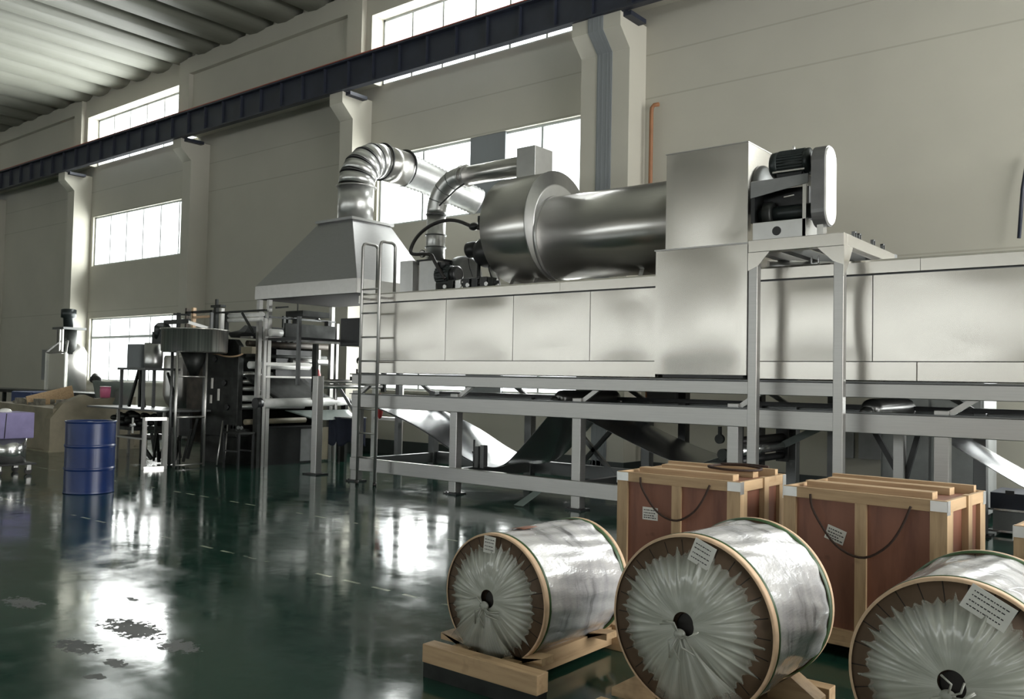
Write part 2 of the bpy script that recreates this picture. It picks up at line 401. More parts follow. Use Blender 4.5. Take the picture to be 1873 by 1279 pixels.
for a, c in zip(ex[::2], ex[1::2]): b.quad((a, 11.8, 7.44), (c, 11.8, 7.44), (c, 12.05, 7.44), (a, 12.05, 7.44))
wb = b.build('wall_back', 'wall', thick=0)
struct(wb)
# sunk panels between the clerestory windows, drawn as raised borders
for k, (a, c) in enumerate(((-31.6, -26.0), (-19.9, -13.95), (-7.0, -2.25))):
    b = MB()
    b.box(a-.45, c+.45, 11.68, 11.80, 8.95, 9.35); b.box(a-.45, a, 11.68, 11.80, 7.5, 8.95); b.box(c, c+.45, 11.68, 11.80, 7.5, 8.95)
    o = b.build('trim_%d' % (k+1), 'wall'); struct(o)
# dark plinth
b = MB(); b.box(XL, XR, 12.03, 12.06, 0, .27); struct(b.build('baseboard_back', 'skirt'))
# columns with crane corbels
prof = [(12.05, 0), (11.55, 0), (11.55, 6.68), (11.27, 6.95), (11.27, 7.17), (12.05, 7.17)]
n = 0
for x0, x1 in ((-38.1, -37.7), (-31.95, -31.55), (-25.95, -25.55), (-19.83, -19.46), (-13.94, -13.55), (-8.0, -7.10), (4.6, 5.0)):
    b = MB(); b.prism(prof, 'x', x0, x1); c = struct(b.build('column', 'column'))
    if x0 == -8.0: WIDE = c
    b = MB(); b.box(x0-.012, x1+.012, 11.538, 12.06, 0, .27); b.build('plinth', 'skirt', c)
    b = MB(); b.box(x1, x1+.14, 11.35, 11.8, 7.10, 7.17); b.box(x1-.05, x1+.05, 11.3, 11.42, 7.165, 7.2); b.build('beam_bracket', 'navy', c)
pr2 = [(y-.012 if y < 12 else y, z) for y, z in [(11.60, 0), (11.55, 0), (11.55, 6.68), (11.27, 6.95), (11.27, 7.17), (11.32, 7.17), (11.32, 6.97), (11.60, 6.70)]]
b = MB(); b.prism(pr2, 'x', -7.69, -7.41)
for x in (-7.66, -7.59, -7.50, -7.44):
    b.prism([(y-.004, z) for y, z in pr2], 'x', x-.005, x+.005)
jc = b.build('joint_cover', 'greycover', WIDE); jc['label'] = 'grey ribbed cover strip'
# ceiling: long rounded concrete ribs spanning front to back
struct(MB().box(XL, XR, YF_, 12.35, 9.95, 10.15).build('ceiling', 'ceil'))
prb = [(-.50, .36), (-.48, .22), (-.42, .11), (-.28, .03), (0, 0), (.28, .03), (.42, .11), (.48, .22), (.50, .36)]
b = MB(); x = 7.4
ends = MB()
while x > XL:
    b.prism([(x+q, 9.30+z) for q, z in prb], 'y', YF_, 11.9, smooth=True)
    b.box(x-.54, x-.53, YF_, 11.95, 9.5, 9.96)
    x -= 1.065
struct(b.build('ceiling_ribs', 'ceil'))
struct(MB().box(XL, XR, YF_, 12.0, 9.62, 9.66).build('ceiling_slab', 'ceil'))
# far, side and front walls
struct(MB().box(XL-.3, XL, YF_, 12.35, 0, 9.9).build('wall_left', 'wall'))
b = MB(); skin(b, XL, XR, 0, 9.9, YF_, YF_-.3, [(a, c, 2.35, 3.85) for a, c in FRONT_BAYS]); struct(b.build('wall_front', 'wall'))
b = MB(); b.box(8.0, 8.3, YF_, 1.6, 0, 9.9); b.box(8.0, 8.3, 11.6, 12.35, 0, 9.9); b.box(8.0, 8.3, 1.6, 11.6, 0, .3); b.box(8.0, 8.3, 1.6, 11.6, 7.7, 9.9); struct(b.build('wall_right', 'wall'))

# windows
wn = 0
def window(a, c, z0, z1, mull, trans, y=12.12, blank=None, opaque=None):
    global wn; wn += 1
    fr = MB(); t = .045
    fr.box(a, c, y, y+.06, z0, z0+t); fr.box(a, c, y, y+.06, z1-t, z1); fr.box(a, a+t, y, y+.06, z0, z1); fr.box(c-t, c, y, y+.06, z0, z1)
    o = struct(fr.build('window_%d' % wn, 'frost'))
    k = 0
    for x in mull:
        mb = MB(); mb.box(x-.022, x+.022, y+.005, y+.055, z0+t, z1-t); mb.build('mullion', 'frost', o)
    if trans:
        MB().box(a+t, c-t, y+.004, y+.056, trans-.035, trans+.035).build('transom', 'frost', o)
    MB().box(a+t, c-t, y+.028, y+.034, z0+t, z1-t).build('pane', 'glass', o)
    if blank:
        MB().box(blank[0], blank[1], y-.05, y+.02, z0, z1).build('blank_panel', 'greycover', o)
    return o
def div(a, c, n): return [a+(c-a)*i/n for i in range(1, n)]
for k, (a, c) in enumerate(BAYS):
    bl = (-10.83, -9.99) if k == 2 else None
    window(a, c, ZU[0], ZU[1], div(a, c, 6), None)
    window(a, c, ZM[0], ZM[1], [-12.1, -9.2] if k == 2 else (div(a, c, 6)), None, blank=bl)
    window(a, c, ZL[0], ZL[1], [-12.1, -9.2] if k == 2 else div(a, c, 5), 2.48, blank=bl)
for a, c in FRONT_BAYS:
    window(a, c, 2.35, 3.85, div(a, c, 8), None, y=-11.2)
for k, (a, c) in enumerate(BAYS[1:3]):
    o = MB().box(a-.02, c+.02, 11.97, 12.08, 1.20, 1.25).build('trim_%d' % (k+7), 'wall'); struct(o)

# crane runway beam
root = thing('crane_beam', 'long dark navy crane runway girder carried on the wall columns', 'crane beam', (-19, 11.35, 7.17))
b = MB(); b.box(XL+1, XR-.5, 11.27, 11.285, 7.20, 7.71); b.box(XL+1, XR-.5, 11.20, 11.34, 7.17, 7.20); b.box(XL+1, XR-.5, 11.17, 11.38, 7.71, 7.74)
b.build('girder', 'navy', root)
x = -40.0; k = 0
while x < -1.2:
    MB().box(x-.012, x+.012, 11.21, 11.27, 7.20, 7.71).build('stiffener', 'navy', root); x += .72
MB().box(XL+1, XR-.5, 11.25, 11.31, 7.74, 7.80).build('rail', 'rail', root)
MB().box(XL+1, XR-.5, 11.17, 11.20, 7.745, 7.765).build('conductor_bar', 'rail', root)
# orange pipe and hanging cable on the wall
b = MB(); b.tube([(-6.92, 11.93, 0.3), (-6.92, 11.93, 5.72), (-6.915, 11.935, 5.80), (-6.88, 11.94, 5.84), (-6.80, 11.95, 5.84)], .032, 12)
tag(recenter(b.build('wall_pipe', 'rust')), 'thin orange pipe with a bent top running up the wall beside the double column', 'pipe')
b = MB(); b.tube([(-1.78, 11.95, 4.3), (-1.83, 11.9, 3.9), (-1.86, 11.85, 3.3)], .022, 8)

tag(recenter(b.build('wall_cable', 'navy')), 'dark cable hanging down the wall at the right edge of view', 'cable')
# ------------------------------------------------------------------ oven support frame
YF, YR = 8.45, 10.15
root = thing('oven_frame', 'long stainless support frame carrying the drying oven, three rails high on flanged legs', 'machine frame', (-5, 9.3, 0))
LEGX = [-9.70, -7.78, -5.84, -3.90, -1.93, .04, 2.0]
for x in LEGX:
    for y, mt in ((YF+.06, 'frame'), (YR-.06, 'framed')):
        b = MB(); b.box(x-.06, x+.06, y-.06, y+.06, .02, 1.30, bev=.006); lg = b.build('leg', mt, root)
        b = MB(); b.box(x-.11, x+.11, y-.10, y+.10, 0, .02); b.cyl((x-.08, y-.07, .02), (x-.08, y-.07, .035), .014, 8); b.cyl((x+.08, y-.07, .02), (x+.08, y-.07, .035), .014, 8)
        b.build('foot_plate', 'black', lg)
X0, X1 = -9.76, 4.0
def chan(z0, z1, nm, x0=X0, x1=X1):
    MB().box(x0, x1, YF-.02, YF+.05, z0, z1, bev=.006).build(nm, 'frame', root)
    MB().box(x0, x1, YR-.05, YR+.02, z0, z1).build(nm, 'framed', root)
chan(1.395, 1.53, 'upper_rail'); chan(1.065, 1.25, 'middle_rail'); chan(.165, .345, 'lower_rail', X0, -3.85)
MB().box(X0, X1, YF-.06, YF+.05, 1.25, 1.262).build('rail_lip', 'framed', root)
MB().box(X0, X1, YF-.06, YF+.10, 1.53, 1.545).build('rail_lip', 'framed', root)
for x in LEGX:
    MB().box(x-.04, x+.04, YF, YR, 1.41, 1.52).build('cross_member', 'framed', root)
    if x < -3.8: MB().box(x-.04, x+.04, YF, YR, .18, .33).build('cross_member', 'framed', root)
    MB().bar((x+.06, YF+.06, 1.27), (x+.27, YF+.06, 1.41), .05).build('knee_brace', 'frame', root)
    MB().bar((x-.06, YR-.06, 1.27), (x-.30, YR-.06, 1.41), .05).build('knee_brace', 'framed', root)
for a, c in (((-6.20, 1.06), (-7.0, .25)), ((-6.95, .80), (-6.2, .10)), ((-3.02, 1.06), (-2.68, .46)), ((-2.52, 1.06), (-2.68, .46))):
    MB().bar((a[0], 10.12, a[1]), (c[0], 10.12, c[1]), .055, .05, (0, 1, 0)).build('cross_brace', 'black' if a[0] > -4 else 'framed', root)
for x, mt in ((-5.30, 'black'), (-4.30, 'black'), (-3.42, 'framed'), (-2.71, 'frame'), (-1.30, 'framed')):
    MB().box(x-.05, x+.05, 10.0, 10.12, 0.0, 1.40).build('leg', mt, root)
# small stand in front of leg, screw jack
b = MB(); b.box(-7.62, -7.56, 8.7, 8.78, .345, .62); b.box(-7.52, -7.46, 8.7, 8.78, .345, .64)
b.tube([(-7.66, 8.74, .345), (-7.66, 8.74, .70)], .014, 8); b.tube([(-7.69, 8.74, .40), (-7.63, 8.74, .47), (-7.69, 8.74, .54)], .01, 6)
b.build('stop_bracket', 'framed', root)

# ------------------------------------------------------------------ oven bodies
prnd = random.Random(11)
def panel(x0, x1, y0, y1, z0, z1, bulge=.013):
    # hand-folded sheet: the front skin is slightly pillowed and wavy, the edges turn back
    b = MB(); ph = [prnd.uniform(0, 6.28) for _ in range(4)]; e = .006
    def fn(u, v):
        x = x0+(x1-x0)*u; z = z0+(z1-z0)*v; k = min(1, 6*u, 6*(1-u))*min(1, 6*v, 6*(1-v)); k = k*k*(3-2*k)
        wv = .5*math.sin(2.3*x+ph[0]+1.1*z)+.35*math.sin(4.1*z+ph[1]-1.7*x)+.25*math.sin(5.3*x+2.7*z+ph[2])
        return Vector((x, y0-bulge*(.8*math.sin(PI*u)*math.sin(PI*v)+.55*wv*k), z))
    b.grid(fn, 28, 18, uv=False)
    b.box(x0, x1, y0+.002, y1, z0, z1)
    return b

def oven(label, x0, x1, seams, tseams, bseams, loc):
    r = thing('drying_oven', label, 'industrial oven', loc)
    MB().box(x0+.03, x1-.03, YF+.05, YR-.03, 1.56, 2.60).build('body_core', 'framed', r)
    xs = [x0]+seams+[x1]
    for a, c in zip(xs, xs[1:]):
        panel(a+.004, c-.004, YF, YF+.045, 1.736, 2.535).build('side_panel', 'steel', r)
    xs = [x0]+tseams+[x1]
    for a, c in zip(xs, xs[1:]):
        MB().prism([(YF-.025, 2.552), (YF-.025, 2.66), (YF-.01, 2.68), (YF+.14, 2.68), (YF+.14, 2.66), (YF+.02, 2.645), (YF+.02, 2.552)], 'x', a+.002, c-.002).build('top_trim', 'steel', r)
    xs = [x0]+bseams+[x1]
    for a, c in zip(xs, xs[1:]):
        MB().box(a+.002, c-.002, YF-.012, YF+.045, 1.555, 1.730, bev=.004).build('bottom_trim', 'steel', r)
    MB().box(x0, x1, YF+.02, YR, 2.60, 2.665).build('roof_sheet', 'frame', r)
    MB().box(x0, x1, YR-.03, YR, 1.56, 2.60).build('rear_panel', 'frame', r)
    for x in (x0, x1-.02): MB().box(x, x+.02, YF+.045, YR-.03, 1.56, 2.60).build('end_panel', 'frame', r)
    return r
oven('long stainless drying oven left of the tall exhaust box, behind the ladder', -9.65, -4.80, [-7.95, -6.81, -5.67], [-6.09], [], (-7.2, 9.3, 1.55))
oven('stainless drying oven right of the tall exhaust box, running out of frame', -3.70, 4.0, [-2.52, .4], [-2.10, .9], [-2.13, .9], (-2, 9.3, 1.55))

# tall exhaust box between the two oven sections
r = thing('exhaust_box', 'tall two tier stainless exhaust box straddling the oven behind the belt drive', 'exhaust housing', (-4.26, 9.2, 1.56))
b = MB()   # lower casing, front skin bellied slightly
b = panel(-4.79, -3.735, 8.40, 10.2, 1.59, 2.93, .026); b.build('lower_casing', 'steel', r)
panel(-4.69, -3.75, 8.43, 9.95, 2.93, 3.975, .02).build('upper_casing', 'steel', r)
MB().box(-4.80, -3.72, 8.385, 10.2, 2.925, 2.94).build('joint_flange', 'frame', r)
MB().box(-4.70, -3.745, 8.42, 9.96, 3.975, 3.985).build('roof_flange', 'frame', r)
MB().box(-3.735, -3.70, 8.42, 8.60, 1.60, 2.92).build('corner_seal', 'black', r)
MB().box(-4.70, -3.78, 8.42, 9.9, 1.555, 1.59).build('bottom_gasket', 'black', r)

# burner drum and its barrel
r = thing('burner_drum', 'large round stainless drum lying on the oven roof with a smaller barrel to its right', 'burner drum', (-6.6, 9.3, 2.68))
b = MB(); b.lathe([(.70, 0), (.712, .01), (.712, .74), (.70, .75)], (-7.53, 9.3, 3.52), (1, 0, 0), 96); b.build('drum_shell', 'steelx', r)
b = MB(); b.lathe([(.712, 0), (.725, 0), (.725, .022), (.56, .022), (.56, .03), (.53, .03)], (-6.78, 9.3, 3.52), (1, 0, 0), 96); b.build('end_flange', 'duct', r)
b = MB(); b.lathe([(.545, 0), (.545, 2.06)], (-6.76, 9.3, 3.36), (1, 0, 0), 96); b.build('barrel', 'steelx', r)
b = MB(); b.lathe([(.562, 0), (.562, .05)], (-6.76, 9.3, 3.36), (1, 0, 0), 96); b.build('weld_ring', 'duct', r)
for x in (-7.35, -6.95):
    MB().prism([(9.0, 2.66), (9.6, 2.66), (9.5, 2.84), (9.1, 2.84)], 'x', x-.03, x+.03).build('saddle', 'frame', r)
MB().prism([(9.0, 2.66), (9.6, 2.66), (9.5, 2.86), (9.1, 2.86)], 'x', -5.4, -5.34).build('saddle', 'frame', r)
r = thing('damper_box', 'small square steel damper box on top of the round drum', 'damper box', (-7.17, 9.3, 4.2))
MB().box(-7.33, -7.02, 9.1, 9.49, 4.16, 4.60, bev=.004).build('casing', 'duct', r)
MB().box(-7.30, -7.05, 9.13, 9.46, 4.60, 4.61).build('lid', 'frame', r)
# narrow recirculation duct
r = thing('recirculation_duct', 'narrow bent steel duct from the fan box up to the damper box', 'duct', (-8.99, 9.3, 3.2))
cz = 4.41; pts = [(-8.99, 9.3, 3.18), (-8.99, 9.3, 3.90)]
MB().tube(pts, .142, 28).build('riser', 'duct', r)
el = arc((-8.50, 9.3, 3.92), .49, PI, PI/2, 12, (1, 0, 0), (0, 0, 1))
MB().tube(el, .142, 28).build('elbow', 'duct', r)
MB().tube([(-8.50, 9.3, cz), (-7.33, 9.3, cz)], .135, 28).build('cross_pipe', 'steelx', r)
for z in (3.42, 3.60, 3.90): MB().cyl((-8.99, 9.3, z-.008), (-8.99, 9.3, z+.008), .158, 28).build('band', 'framed', r)
for i in (3, 6, 9):
    d = (el[i+1]-el[i-1]).normalized(); MB().cyl(el[i]-d*.006, el[i]+d*.006, .147, 28).build('band', 'framed', r)
for x in (-8.48, -8.40): MB().cyl((x-.01, 9.3, cz), (x+.01, 9.3, cz), .160, 28).build('band', 'duct', r)
MB().tube([(-8.36, 9.2, 4.27), (-8.42, 9.1, 4.18), (-8.60, 8.95, 3.94)], .012, 8).build('stay_rod', 'black', r)
# inlet box and fan box
r = thing('inlet_box', 'plain steel box on the oven roof next to the ladder tops', 'steel box', (-9.2, 9.15, 2.68))
MB().box(-9.36, -9.10, 8.95, 9.5, 2.67, 3.20, bev=.004).build('casing', 'duct', r)
MB().box(-9.10, -9.0, 9.05, 9.45, 2.72, 3.14).build('neck', 'frame', r)
r = thing('fan_box', 'steel fan housing under the narrow duct riser, dial gauge in front', 'fan housing', (-8.8, 9.2, 2.68))
MB().box(-9.0, -8.66, 8.98, 9.55, 2.67, 3.18, bev=.004).build('casing', 'duct', r)
MB().lathe([(.30, 0), (.30, .16), (.25, .18)], (-8.62, 9.45, 2.98), (1, 0, 0), 32).build('volute', 'framed', r)
MB().box(-9.04, -8.60, 8.96, 9.56, 3.18, 3.20).build('flange', 'black', r)
g = MB().cyl((-8.90, 8.93, 3.28), (-8.90, 8.96, 3.28), .055, 20).build('gauge', 'black', r)
MB().cyl((-8.90, 8.925, 3.28), (-8.90, 8.932, 3.28), .042, 20).build('gauge_face', 'whitepaint', g)
# blower motor
r = thing('blower_motor', 'small black finned motor lying on the oven roof below the hose', 'electric motor', (-8.4, 9.0, 2.68))
b = MB(); b.lathe([(.10, 0), (.13, .02), (.13, .26), (.10, .29)], (-8.62, 9.0, 2.95), (1, 0, 0), 28)
for k in range(20):
    a = 2*PI*k/20; b.bar((-8.59, 9.0+.135*math.cos(a), 2.95+.135*math.sin(a)), (-8.37, 9.0+.135*math.cos(a), 2.95+.135*math.sin(a)), .012, .02)
b.build('housing', 'motor', r); MB().lathe([(.12, 0), (.12, .07), (.09, .09)], (-8.33, 9.0, 2.95), (1, 0, 0), 28).build('fan_cowl', 'black', r)
MB().box(-8.55, -8.35, 8.9, 9.1, 2.665, 2.83).build('foot', 'iron', r); MB().box(-8.55, -8.45, 8.86, 8.96, 3.04, 3.12).build('terminal_box', 'black', r)
# burner
r = thing('gas_burner', 'black round gas burner bolted to the left end of the drum', 'gas burner', (-7.8, 9.1, 2.68))
b = MB(); b.lathe([(.10, 0), (.17, .03), (.21, .12), (.21, .26), (.17, .33)], (-7.88, 9.0, 3.22), (1, 0, 0), 28); b.build('burner_head', 'black', r)
MB().lathe([(.07, 0), (.11, .03), (.11, .14), (.09, .18)], (-8.04, 8.95, 3.26), (1, 0, .05), 24).build('burner_fan', 'black', r)
MB().cyl((-7.83, 8.95, 2.67), (-7.83, 8.95, 3.10), .026, 12).build('support_post', 'black', r)
MB().tube([(-7.66, 8.98, 3.05), (-7.58, 8.96, 2.86), (-7.46, 8.92, 2.72)], .035, 12).build('elbow_pipe', 'black', r)
MB().tube([(-7.60, 8.95, 3.0), (-7.50, 8.92, 2.86), (-7.44, 8.9, 2.70)], .045, 12).build('silver_sleeve', 'duct', r)
MB().tube([(-7.98, 8.9, 3.14), (-7.93, 8.88, 3.0), (-7.85, 8.85, 2.88)], .007, 6).build('wire', 'black', r)
MB().tube([(-7.76, 8.9, 3.05), (-7.74, 8.86, 2.88), (-7.66, 8.85, 2.83)], .007, 6).build('wire', 'black', r)
# gas train
r = thing('gas_train', 'low row of black gas valves and fittings along the oven roof edge', 'gas valves', (-7.9, 8.85, 2.68))
b = MB(); b.tube([(-8.40, 8.85, 2.78), (-7.40, 8.85, 2.78)], .024, 12)
b.tube([(-8.25, 8.85, 2.78), (-8.15, 8.86, 2.84), (-7.7, 8.88, 2.85)], .02, 10); b.build('pipe', 'black', r)
for x, s_, mt in ((-8.22, .05, 'iron'), (-8.08, .045, 'duct'), (-7.93, .055, 'black'), (-7.78, .05, 'black'), (-7.62, .06, 'black'), (-7.50, .045, 'iron')):
    MB().box(x-s_, x+s_, 8.80, 8.90, 2.70, 2.80+s_, bev=.008).build('valve', mt, r)
for x in (-8.30, -8.02, -7.88, -7.55): MB().cyl((x, 8.80, 2.76), (x, 8.775, 2.76), .028, 14).build('knob', 'duct', r)
# looping hose
r = thing('gas_hose', 'thick black hose looping from the gas valve down in front of the riser', 'hose', (-8.6, 8.9, 2.9))
P = [(-7.55, 9.0, 3.50), (-7.72, 8.9, 3.52), (-7.90, 8.85, 3.57), (-8.10, 8.82, 3.65), (-8.30, 8.80, 3.68), (-8.52, 8.78, 3.65), (-8.72, 8.78, 3.58), (-8.87, 8.78, 3.48), (-8.96, 8.78, 3.36), (-8.97, 8.78, 3.28), (-8.88, 8.78, 3.25), (-8.70, 8.80, 3.245), (-8.60, 8.82, 3.22), (-8.54, 8.83, 3.12), (-8.45, 8.86, 2.98), (-8.38, 8.88, 2.88)]
def smooth(P, k=3):
    P = [Vector(p) for p in P]; out = []
    for i in range(len(P)-1):
        p0 = P[max(i-1, 0)]; p1 = P[i]; p2 = P[i+1]; p3 = P[min(i+2, len(P)-1)]
        for j in range(k):
            t = j/k; out.append(.5*((2*p1)+(-p0+p2)*t+(2*p0-5*p1+4*p2-p3)*t*t+(-p0+3*p1-3*p2+p3)*t**3))
    return out+[P[-1]]
MB().tube(smooth(P), .026, 12).build('hose_body', 'rubber', r)
b = MB(); b.sph((-7.86, 8.86, 3.56), .07, (1.1, .8, .8)); b.sph((-7.70, 8.9, 3.51), .062, (.9, .8, 1)); b.cyl((-7.78, 8.88, 3.54), (-7.78, 8.88, 3.66), .018, 10)
b.build('hand_valve', 'black', r); MB().box(-7.80, -7.76, 8.87, 8.89, 3.62, 3.70).build('lever', 'black', r)

# ------------------------------------------------------------------ hood with big duct
r = thing('exhaust_hood', 'big tapered steel exhaust hood on posts left of the oven', 'exhaust hood', (-11.15, 9.45, 0))
HX0, HX1, HY0, HY1 = -12.41, -9.90, 8.60, 10.25
tx0, tx1, ty0, ty1, tz = -11.40, -10.60, 9.08, 9.88, 3.98
b = MB()
b.quad((HX0, HY0, 2.95), (HX1, HY0, 2.95), (tx1, ty0, tz), (tx0, ty0, tz)); b.quad((HX1, HY0, 2.95), (HX1, HY1, 2.95), (tx1, ty1, tz), (tx1, ty0, tz))
b.quad((HX1, HY1, 2.95), (HX0, HY1, 2.95), (tx0, ty1, tz), (tx1, ty1, tz)); b.quad((HX0, HY1, 2.95), (HX0, HY0, 2.95), (tx0, ty0, tz), (tx0, ty1, tz))
b.build('sloping_sides', 'hood', r, thick=.008)
b = MB()
for q in (((HX0, HY0), (HX1, HY0)), ((HX1, HY0), (HX1, HY1)), ((HX1, HY1), (HX0, HY1)), ((HX0, HY1), (HX0, HY0))):
    b.quad((*q[0], 2.74), (*q[1], 2.74), (*q[1], 2.955), (*q[0], 2.955))
b.build('lower_band', 'hoodb', r, thick=.012)
MB().box(HX0+.02, HX1-.02, HY0+.02, HY1-.02, 2.735, 2.75).build('underside', 'core', r)
b = MB(); b.box(tx0-.05, tx1+.05, ty0-.05, ty1+.05, tz-.01, tz+.03); b.build('top_flange', 'hood', r)
for x, y, s_ in ((-12.36, 8.66, .05), (-12.18, 8.72, .045), (-12.36, 10.18, .05)):
    MB().box(x-s_/2-.01, x+s_/2+.01, y-s_/2-.01, y+s_/2+.01, 0, 2.74).build('post', 'frame', r)
r = thing('exhaust_duct', 'fat segmented steel duct elbow rising from the hood top', 'duct', (-10.97, 9.46, 4.0))
DX, DY, DR = -10.97, 9.46, .29
MB().tube([(DX, DY, 4.0), (DX, DY, 4.60)], DR, 40).build('riser', 'duct', r)
el = arc((DX, DY+.52, 4.60), .52, PI, PI/2, 5, (0, 1, 0), (0, 0, 1))
b = MB()
for i in range(5):
    b.tube([el[i], el[i+1]], DR*1.01, 40)
b.build('elbow', 'duct', r)
for i in range(1, 5):
    d = (el[i+1]-el[i-1]).normalized(); MB().cyl(el[i]-d*.007, el[i]+d*.007, DR*1.03, 40).build('seam_ring', 'framed', r)
MB().cyl((DX, DY, 4.575), (DX, DY, 4.60), DR+.035, 40).build('seam_ring', 'frame', r)
MB().tube([(DX, 9.98, 5.12), (DX, 10.52, 5.10)], DR*1.02, 40).build('collar', 'steelx', r)
for y in (10.0, 10.52): MB().cyl((DX, y-.012, 5.12), (DX, y+.012, 5.12), DR+.03, 40).build('clamp_ring', 'black', r)
r = thing('flexible_duct', 'pale corrugated flexible duct sagging from the elbow towards the windows', 'flexible duct', (-10.8, 10.6, 4.9))
n = 44; pts = []; rs = []
for i in range(n+1):
    t = i/n; pts.append((DX+t*.58+.05*t*t, 10.54+t*1.24, 5.10-.34*t-.10*t*t)); rs.append(.275-.05*t+(.020 if i % 2 else 0))
MB().tube(pts, .27, 32, rs=rs).build('corrugated_tube', 'flexd', r)
# ------------------------------------------------------------------ ladder
r = thing('ladder', 'steel ladder with hooped handrail tops at the left end of the oven', 'ladder', (-9.24, 8.3, 0))
for x in (-9.42, -9.06):
    P = [(x, 8.28, .03), (x, 8.28, 3.33), (x, 8.30, 3.37), (x, 8.34, 3.385), (x, 8.50, 3.385), (x, 8.54, 3.37), (x, 8.56, 3.33), (x, 8.56, 2.70)]
    MB().tube(P, .021, 12).build('side_rail', 'frame', r)
    MB().cyl((x, 8.28, 0), (x, 8.28, .05), .026, 12).build('rubber_foot', 'rubber', r)
for k in range(8): MB().tube([(-9.42, 8.28, .38+.335*k), (-9.06, 8.28, .38+.335*k)], .013, 10).build('rung', 'frame', r)
for x in (-9.42, -9.06): MB().bar((x, 8.28, 2.60), (x, 8.46, 2.60), .03).build('wall_bracket', 'frame', r)

# ------------------------------------------------------------------ drive gantry and belt drive
r = thing('drive_gantry', 'portal shaped steel stand in front of the oven carrying the belt drive', 'steel stand', (-3.1, 8.9, 0))
for x in (-3.525, -2.705):
    MB().box(x-.045, x+.045, 8.055, 8.145, .015, 2.80, bev=.006).build('post', 'frame', r)
    MB().box(x-.09, x+.09, 8.0, 8.2, 0, .015).build('foot_plate', 'black', r)
    MB().box(x-.035, x+.035, 9.64, 9.72, 2.665, 2.80).build('post', 'frame', r)
MB().box(-3.575, -2.655, 8.05, 8.15, 2.775, 2.895, bev=.005).build('front_beam', 'steel', r)
MB().box(-3.575, -2.655, 9.64, 9.73, 2.775, 2.895).build('rear_beam', 'framed', r)
MB().box(-2.755, -2.655, 8.15, 9.64, 2.785, 2.895, bev=.005).build('side_beam', 'steel', r)
MB().box(-3.575, -3.475, 8.15, 9.64, 2.785, 2.895).build('side_beam', 'frame', r)
for x in (-3.3, -3.0): MB().box(x-.05, x+.05, 8.15, 9.64, 2.80, 2.88).build('joist', 'framed', r)
MB().prism([(-3.575, 2.775), (-3.36, 2.775), (-3.475, 2.64), (-3.575, 2.60)], 'y', 8.052, 8.062).build('gusset', 'steel', r)
MB().prism([(-2.655, 2.775), (-2.90, 2.775), (-2.755, 2.64), (-2.655, 2.60)], 'y', 8.052, 8.062).build('gusset', 'steel', r)
MB().prism([(8.055, 2.785), (8.30, 2.785), (8.145, 2.58), (8.055, 2.50)], 'x', -2.662, -2.654).build('gusset', 'steel', r)
for y in (8.52, 8.66, 9.10, 9.42):
    b = MB(); b.box(-2.73, -2.70, y-.03, y-.02, 2.895, 2.97); b.box(-2.73, -2.70, y+.02, y+.03, 2.895, 2.97); b.box(-2.73, -2.70, y-.03, y+.03, 2.96, 2.972); b.build('pipe_clip', 'framed', r)
r = thing('unistrut_bracket', 'tiny steel H shaped bracket on the oven roof seen through the gantry', 'bracket', (-3.1, 8.7, 2.67))
b = MB(); b.box(-3.16, -3.15, 8.6, 8.62, 2.665, 2.78); b.box(-3.09, -3.08, 8.6, 8.62, 2.665, 2.78); b.box(-3.16, -3.08, 8.6, 8.62, 2.70, 2.71); b.build('upright', 'chrome', r)
tag(recenter(MB().tube([(-3.66, 8.75, 2.73), (-3.2, 9.1, 2.73), (-2.7, 9.6, 2.73)], .06, 16).build('roof_pipe', 'duct')), 'fat shiny pipe lying on the oven roof under the drive gantry', 'pipe')
tag(recenter(MB().box(-2.6, 3.6, 9.9, 10.0, 2.665, 2.80).build('cable_tray', 'black')), 'long black cable trunking along the rear edge of the right oven roof', 'cable tray')
r = thing('belt_drive', 'belt drive unit, black motor above a bearing frame with an upright rounded belt guard', 'belt drive', (-3.3, 8.45, 2.9))
MB().box(-3.64, -3.10, 8.30, 8.72, 2.895, 3.11, bev=.004).build('base_box', 'duct', r)
b = MB(); b.cyl((-3.39, 8.296, 3.01), (-3.39, 8.301, 3.01), .045, 24); b.build('access_hole', 'black', r)
MB().box(-3.66, -3.62, 8.30, 8.72, 3.11, 3.50).build('rear_plate', 'black', r)
MB().box(-3.16, -3.10, 8.62, 8.70, 3.11, 3.50).build('support_column', 'black', r)
MB().box(-3.135, -3.10, 8.30, 8.335, 2.90, 3.47).build('support_column', 'chrome', r)
MB().prism([(-3.66, 3.36), (-3.66, 3.52), (-3.08, 3.54), (-3.08, 3.45)], 'y', 8.29, 8.305).build('side_bracket', 'greypaint', r)
MB().box(-3.66, -3.08, 8.30, 8.72, 3.50, 3.53).build('motor_plate', 'frame', r)
MB().box(-3.60, -3.14, 8.48, 8.70, 3.11, 3.46).build('bearing_frame', 'black', r)
MB().cyl((-3.60, 8.42, 3.20), (-3.02, 8.42, 3.20), .075, 24).build('drive_shaft', 'motor', r)
MB().lathe([(.11, 0), (.13, .02), (.13, .08), (.11, .10)], (-3.56, 8.42, 3.20), (1, 0, 0), 24).build('bearing', 'iron', r)
MB().bar((-3.32, 8.30, 3.335), (-3.22, 8.30, 3.345), .01).build('grease_pipe', 'chrome', r)
mt = MB(); mt.lathe([(.10, 0), (.128, .02), (.134, .09)], (-3.50, 8.44, 3.69), (1, 0, 0), 32)
mt.lathe([(.122, .0), (.122, .26)], (-3.41, 8.44, 3.69), (1, 0, 0), 32)
for k in range(28):
    a = 2*PI*k/28; mt.bar((-3.41, 8.44+.128*math.cos(a), 3.69+.128*math.sin(a)), (-3.15, 8.44+.128*math.cos(a), 3.69+.128*math.sin(a)), .007, .018)
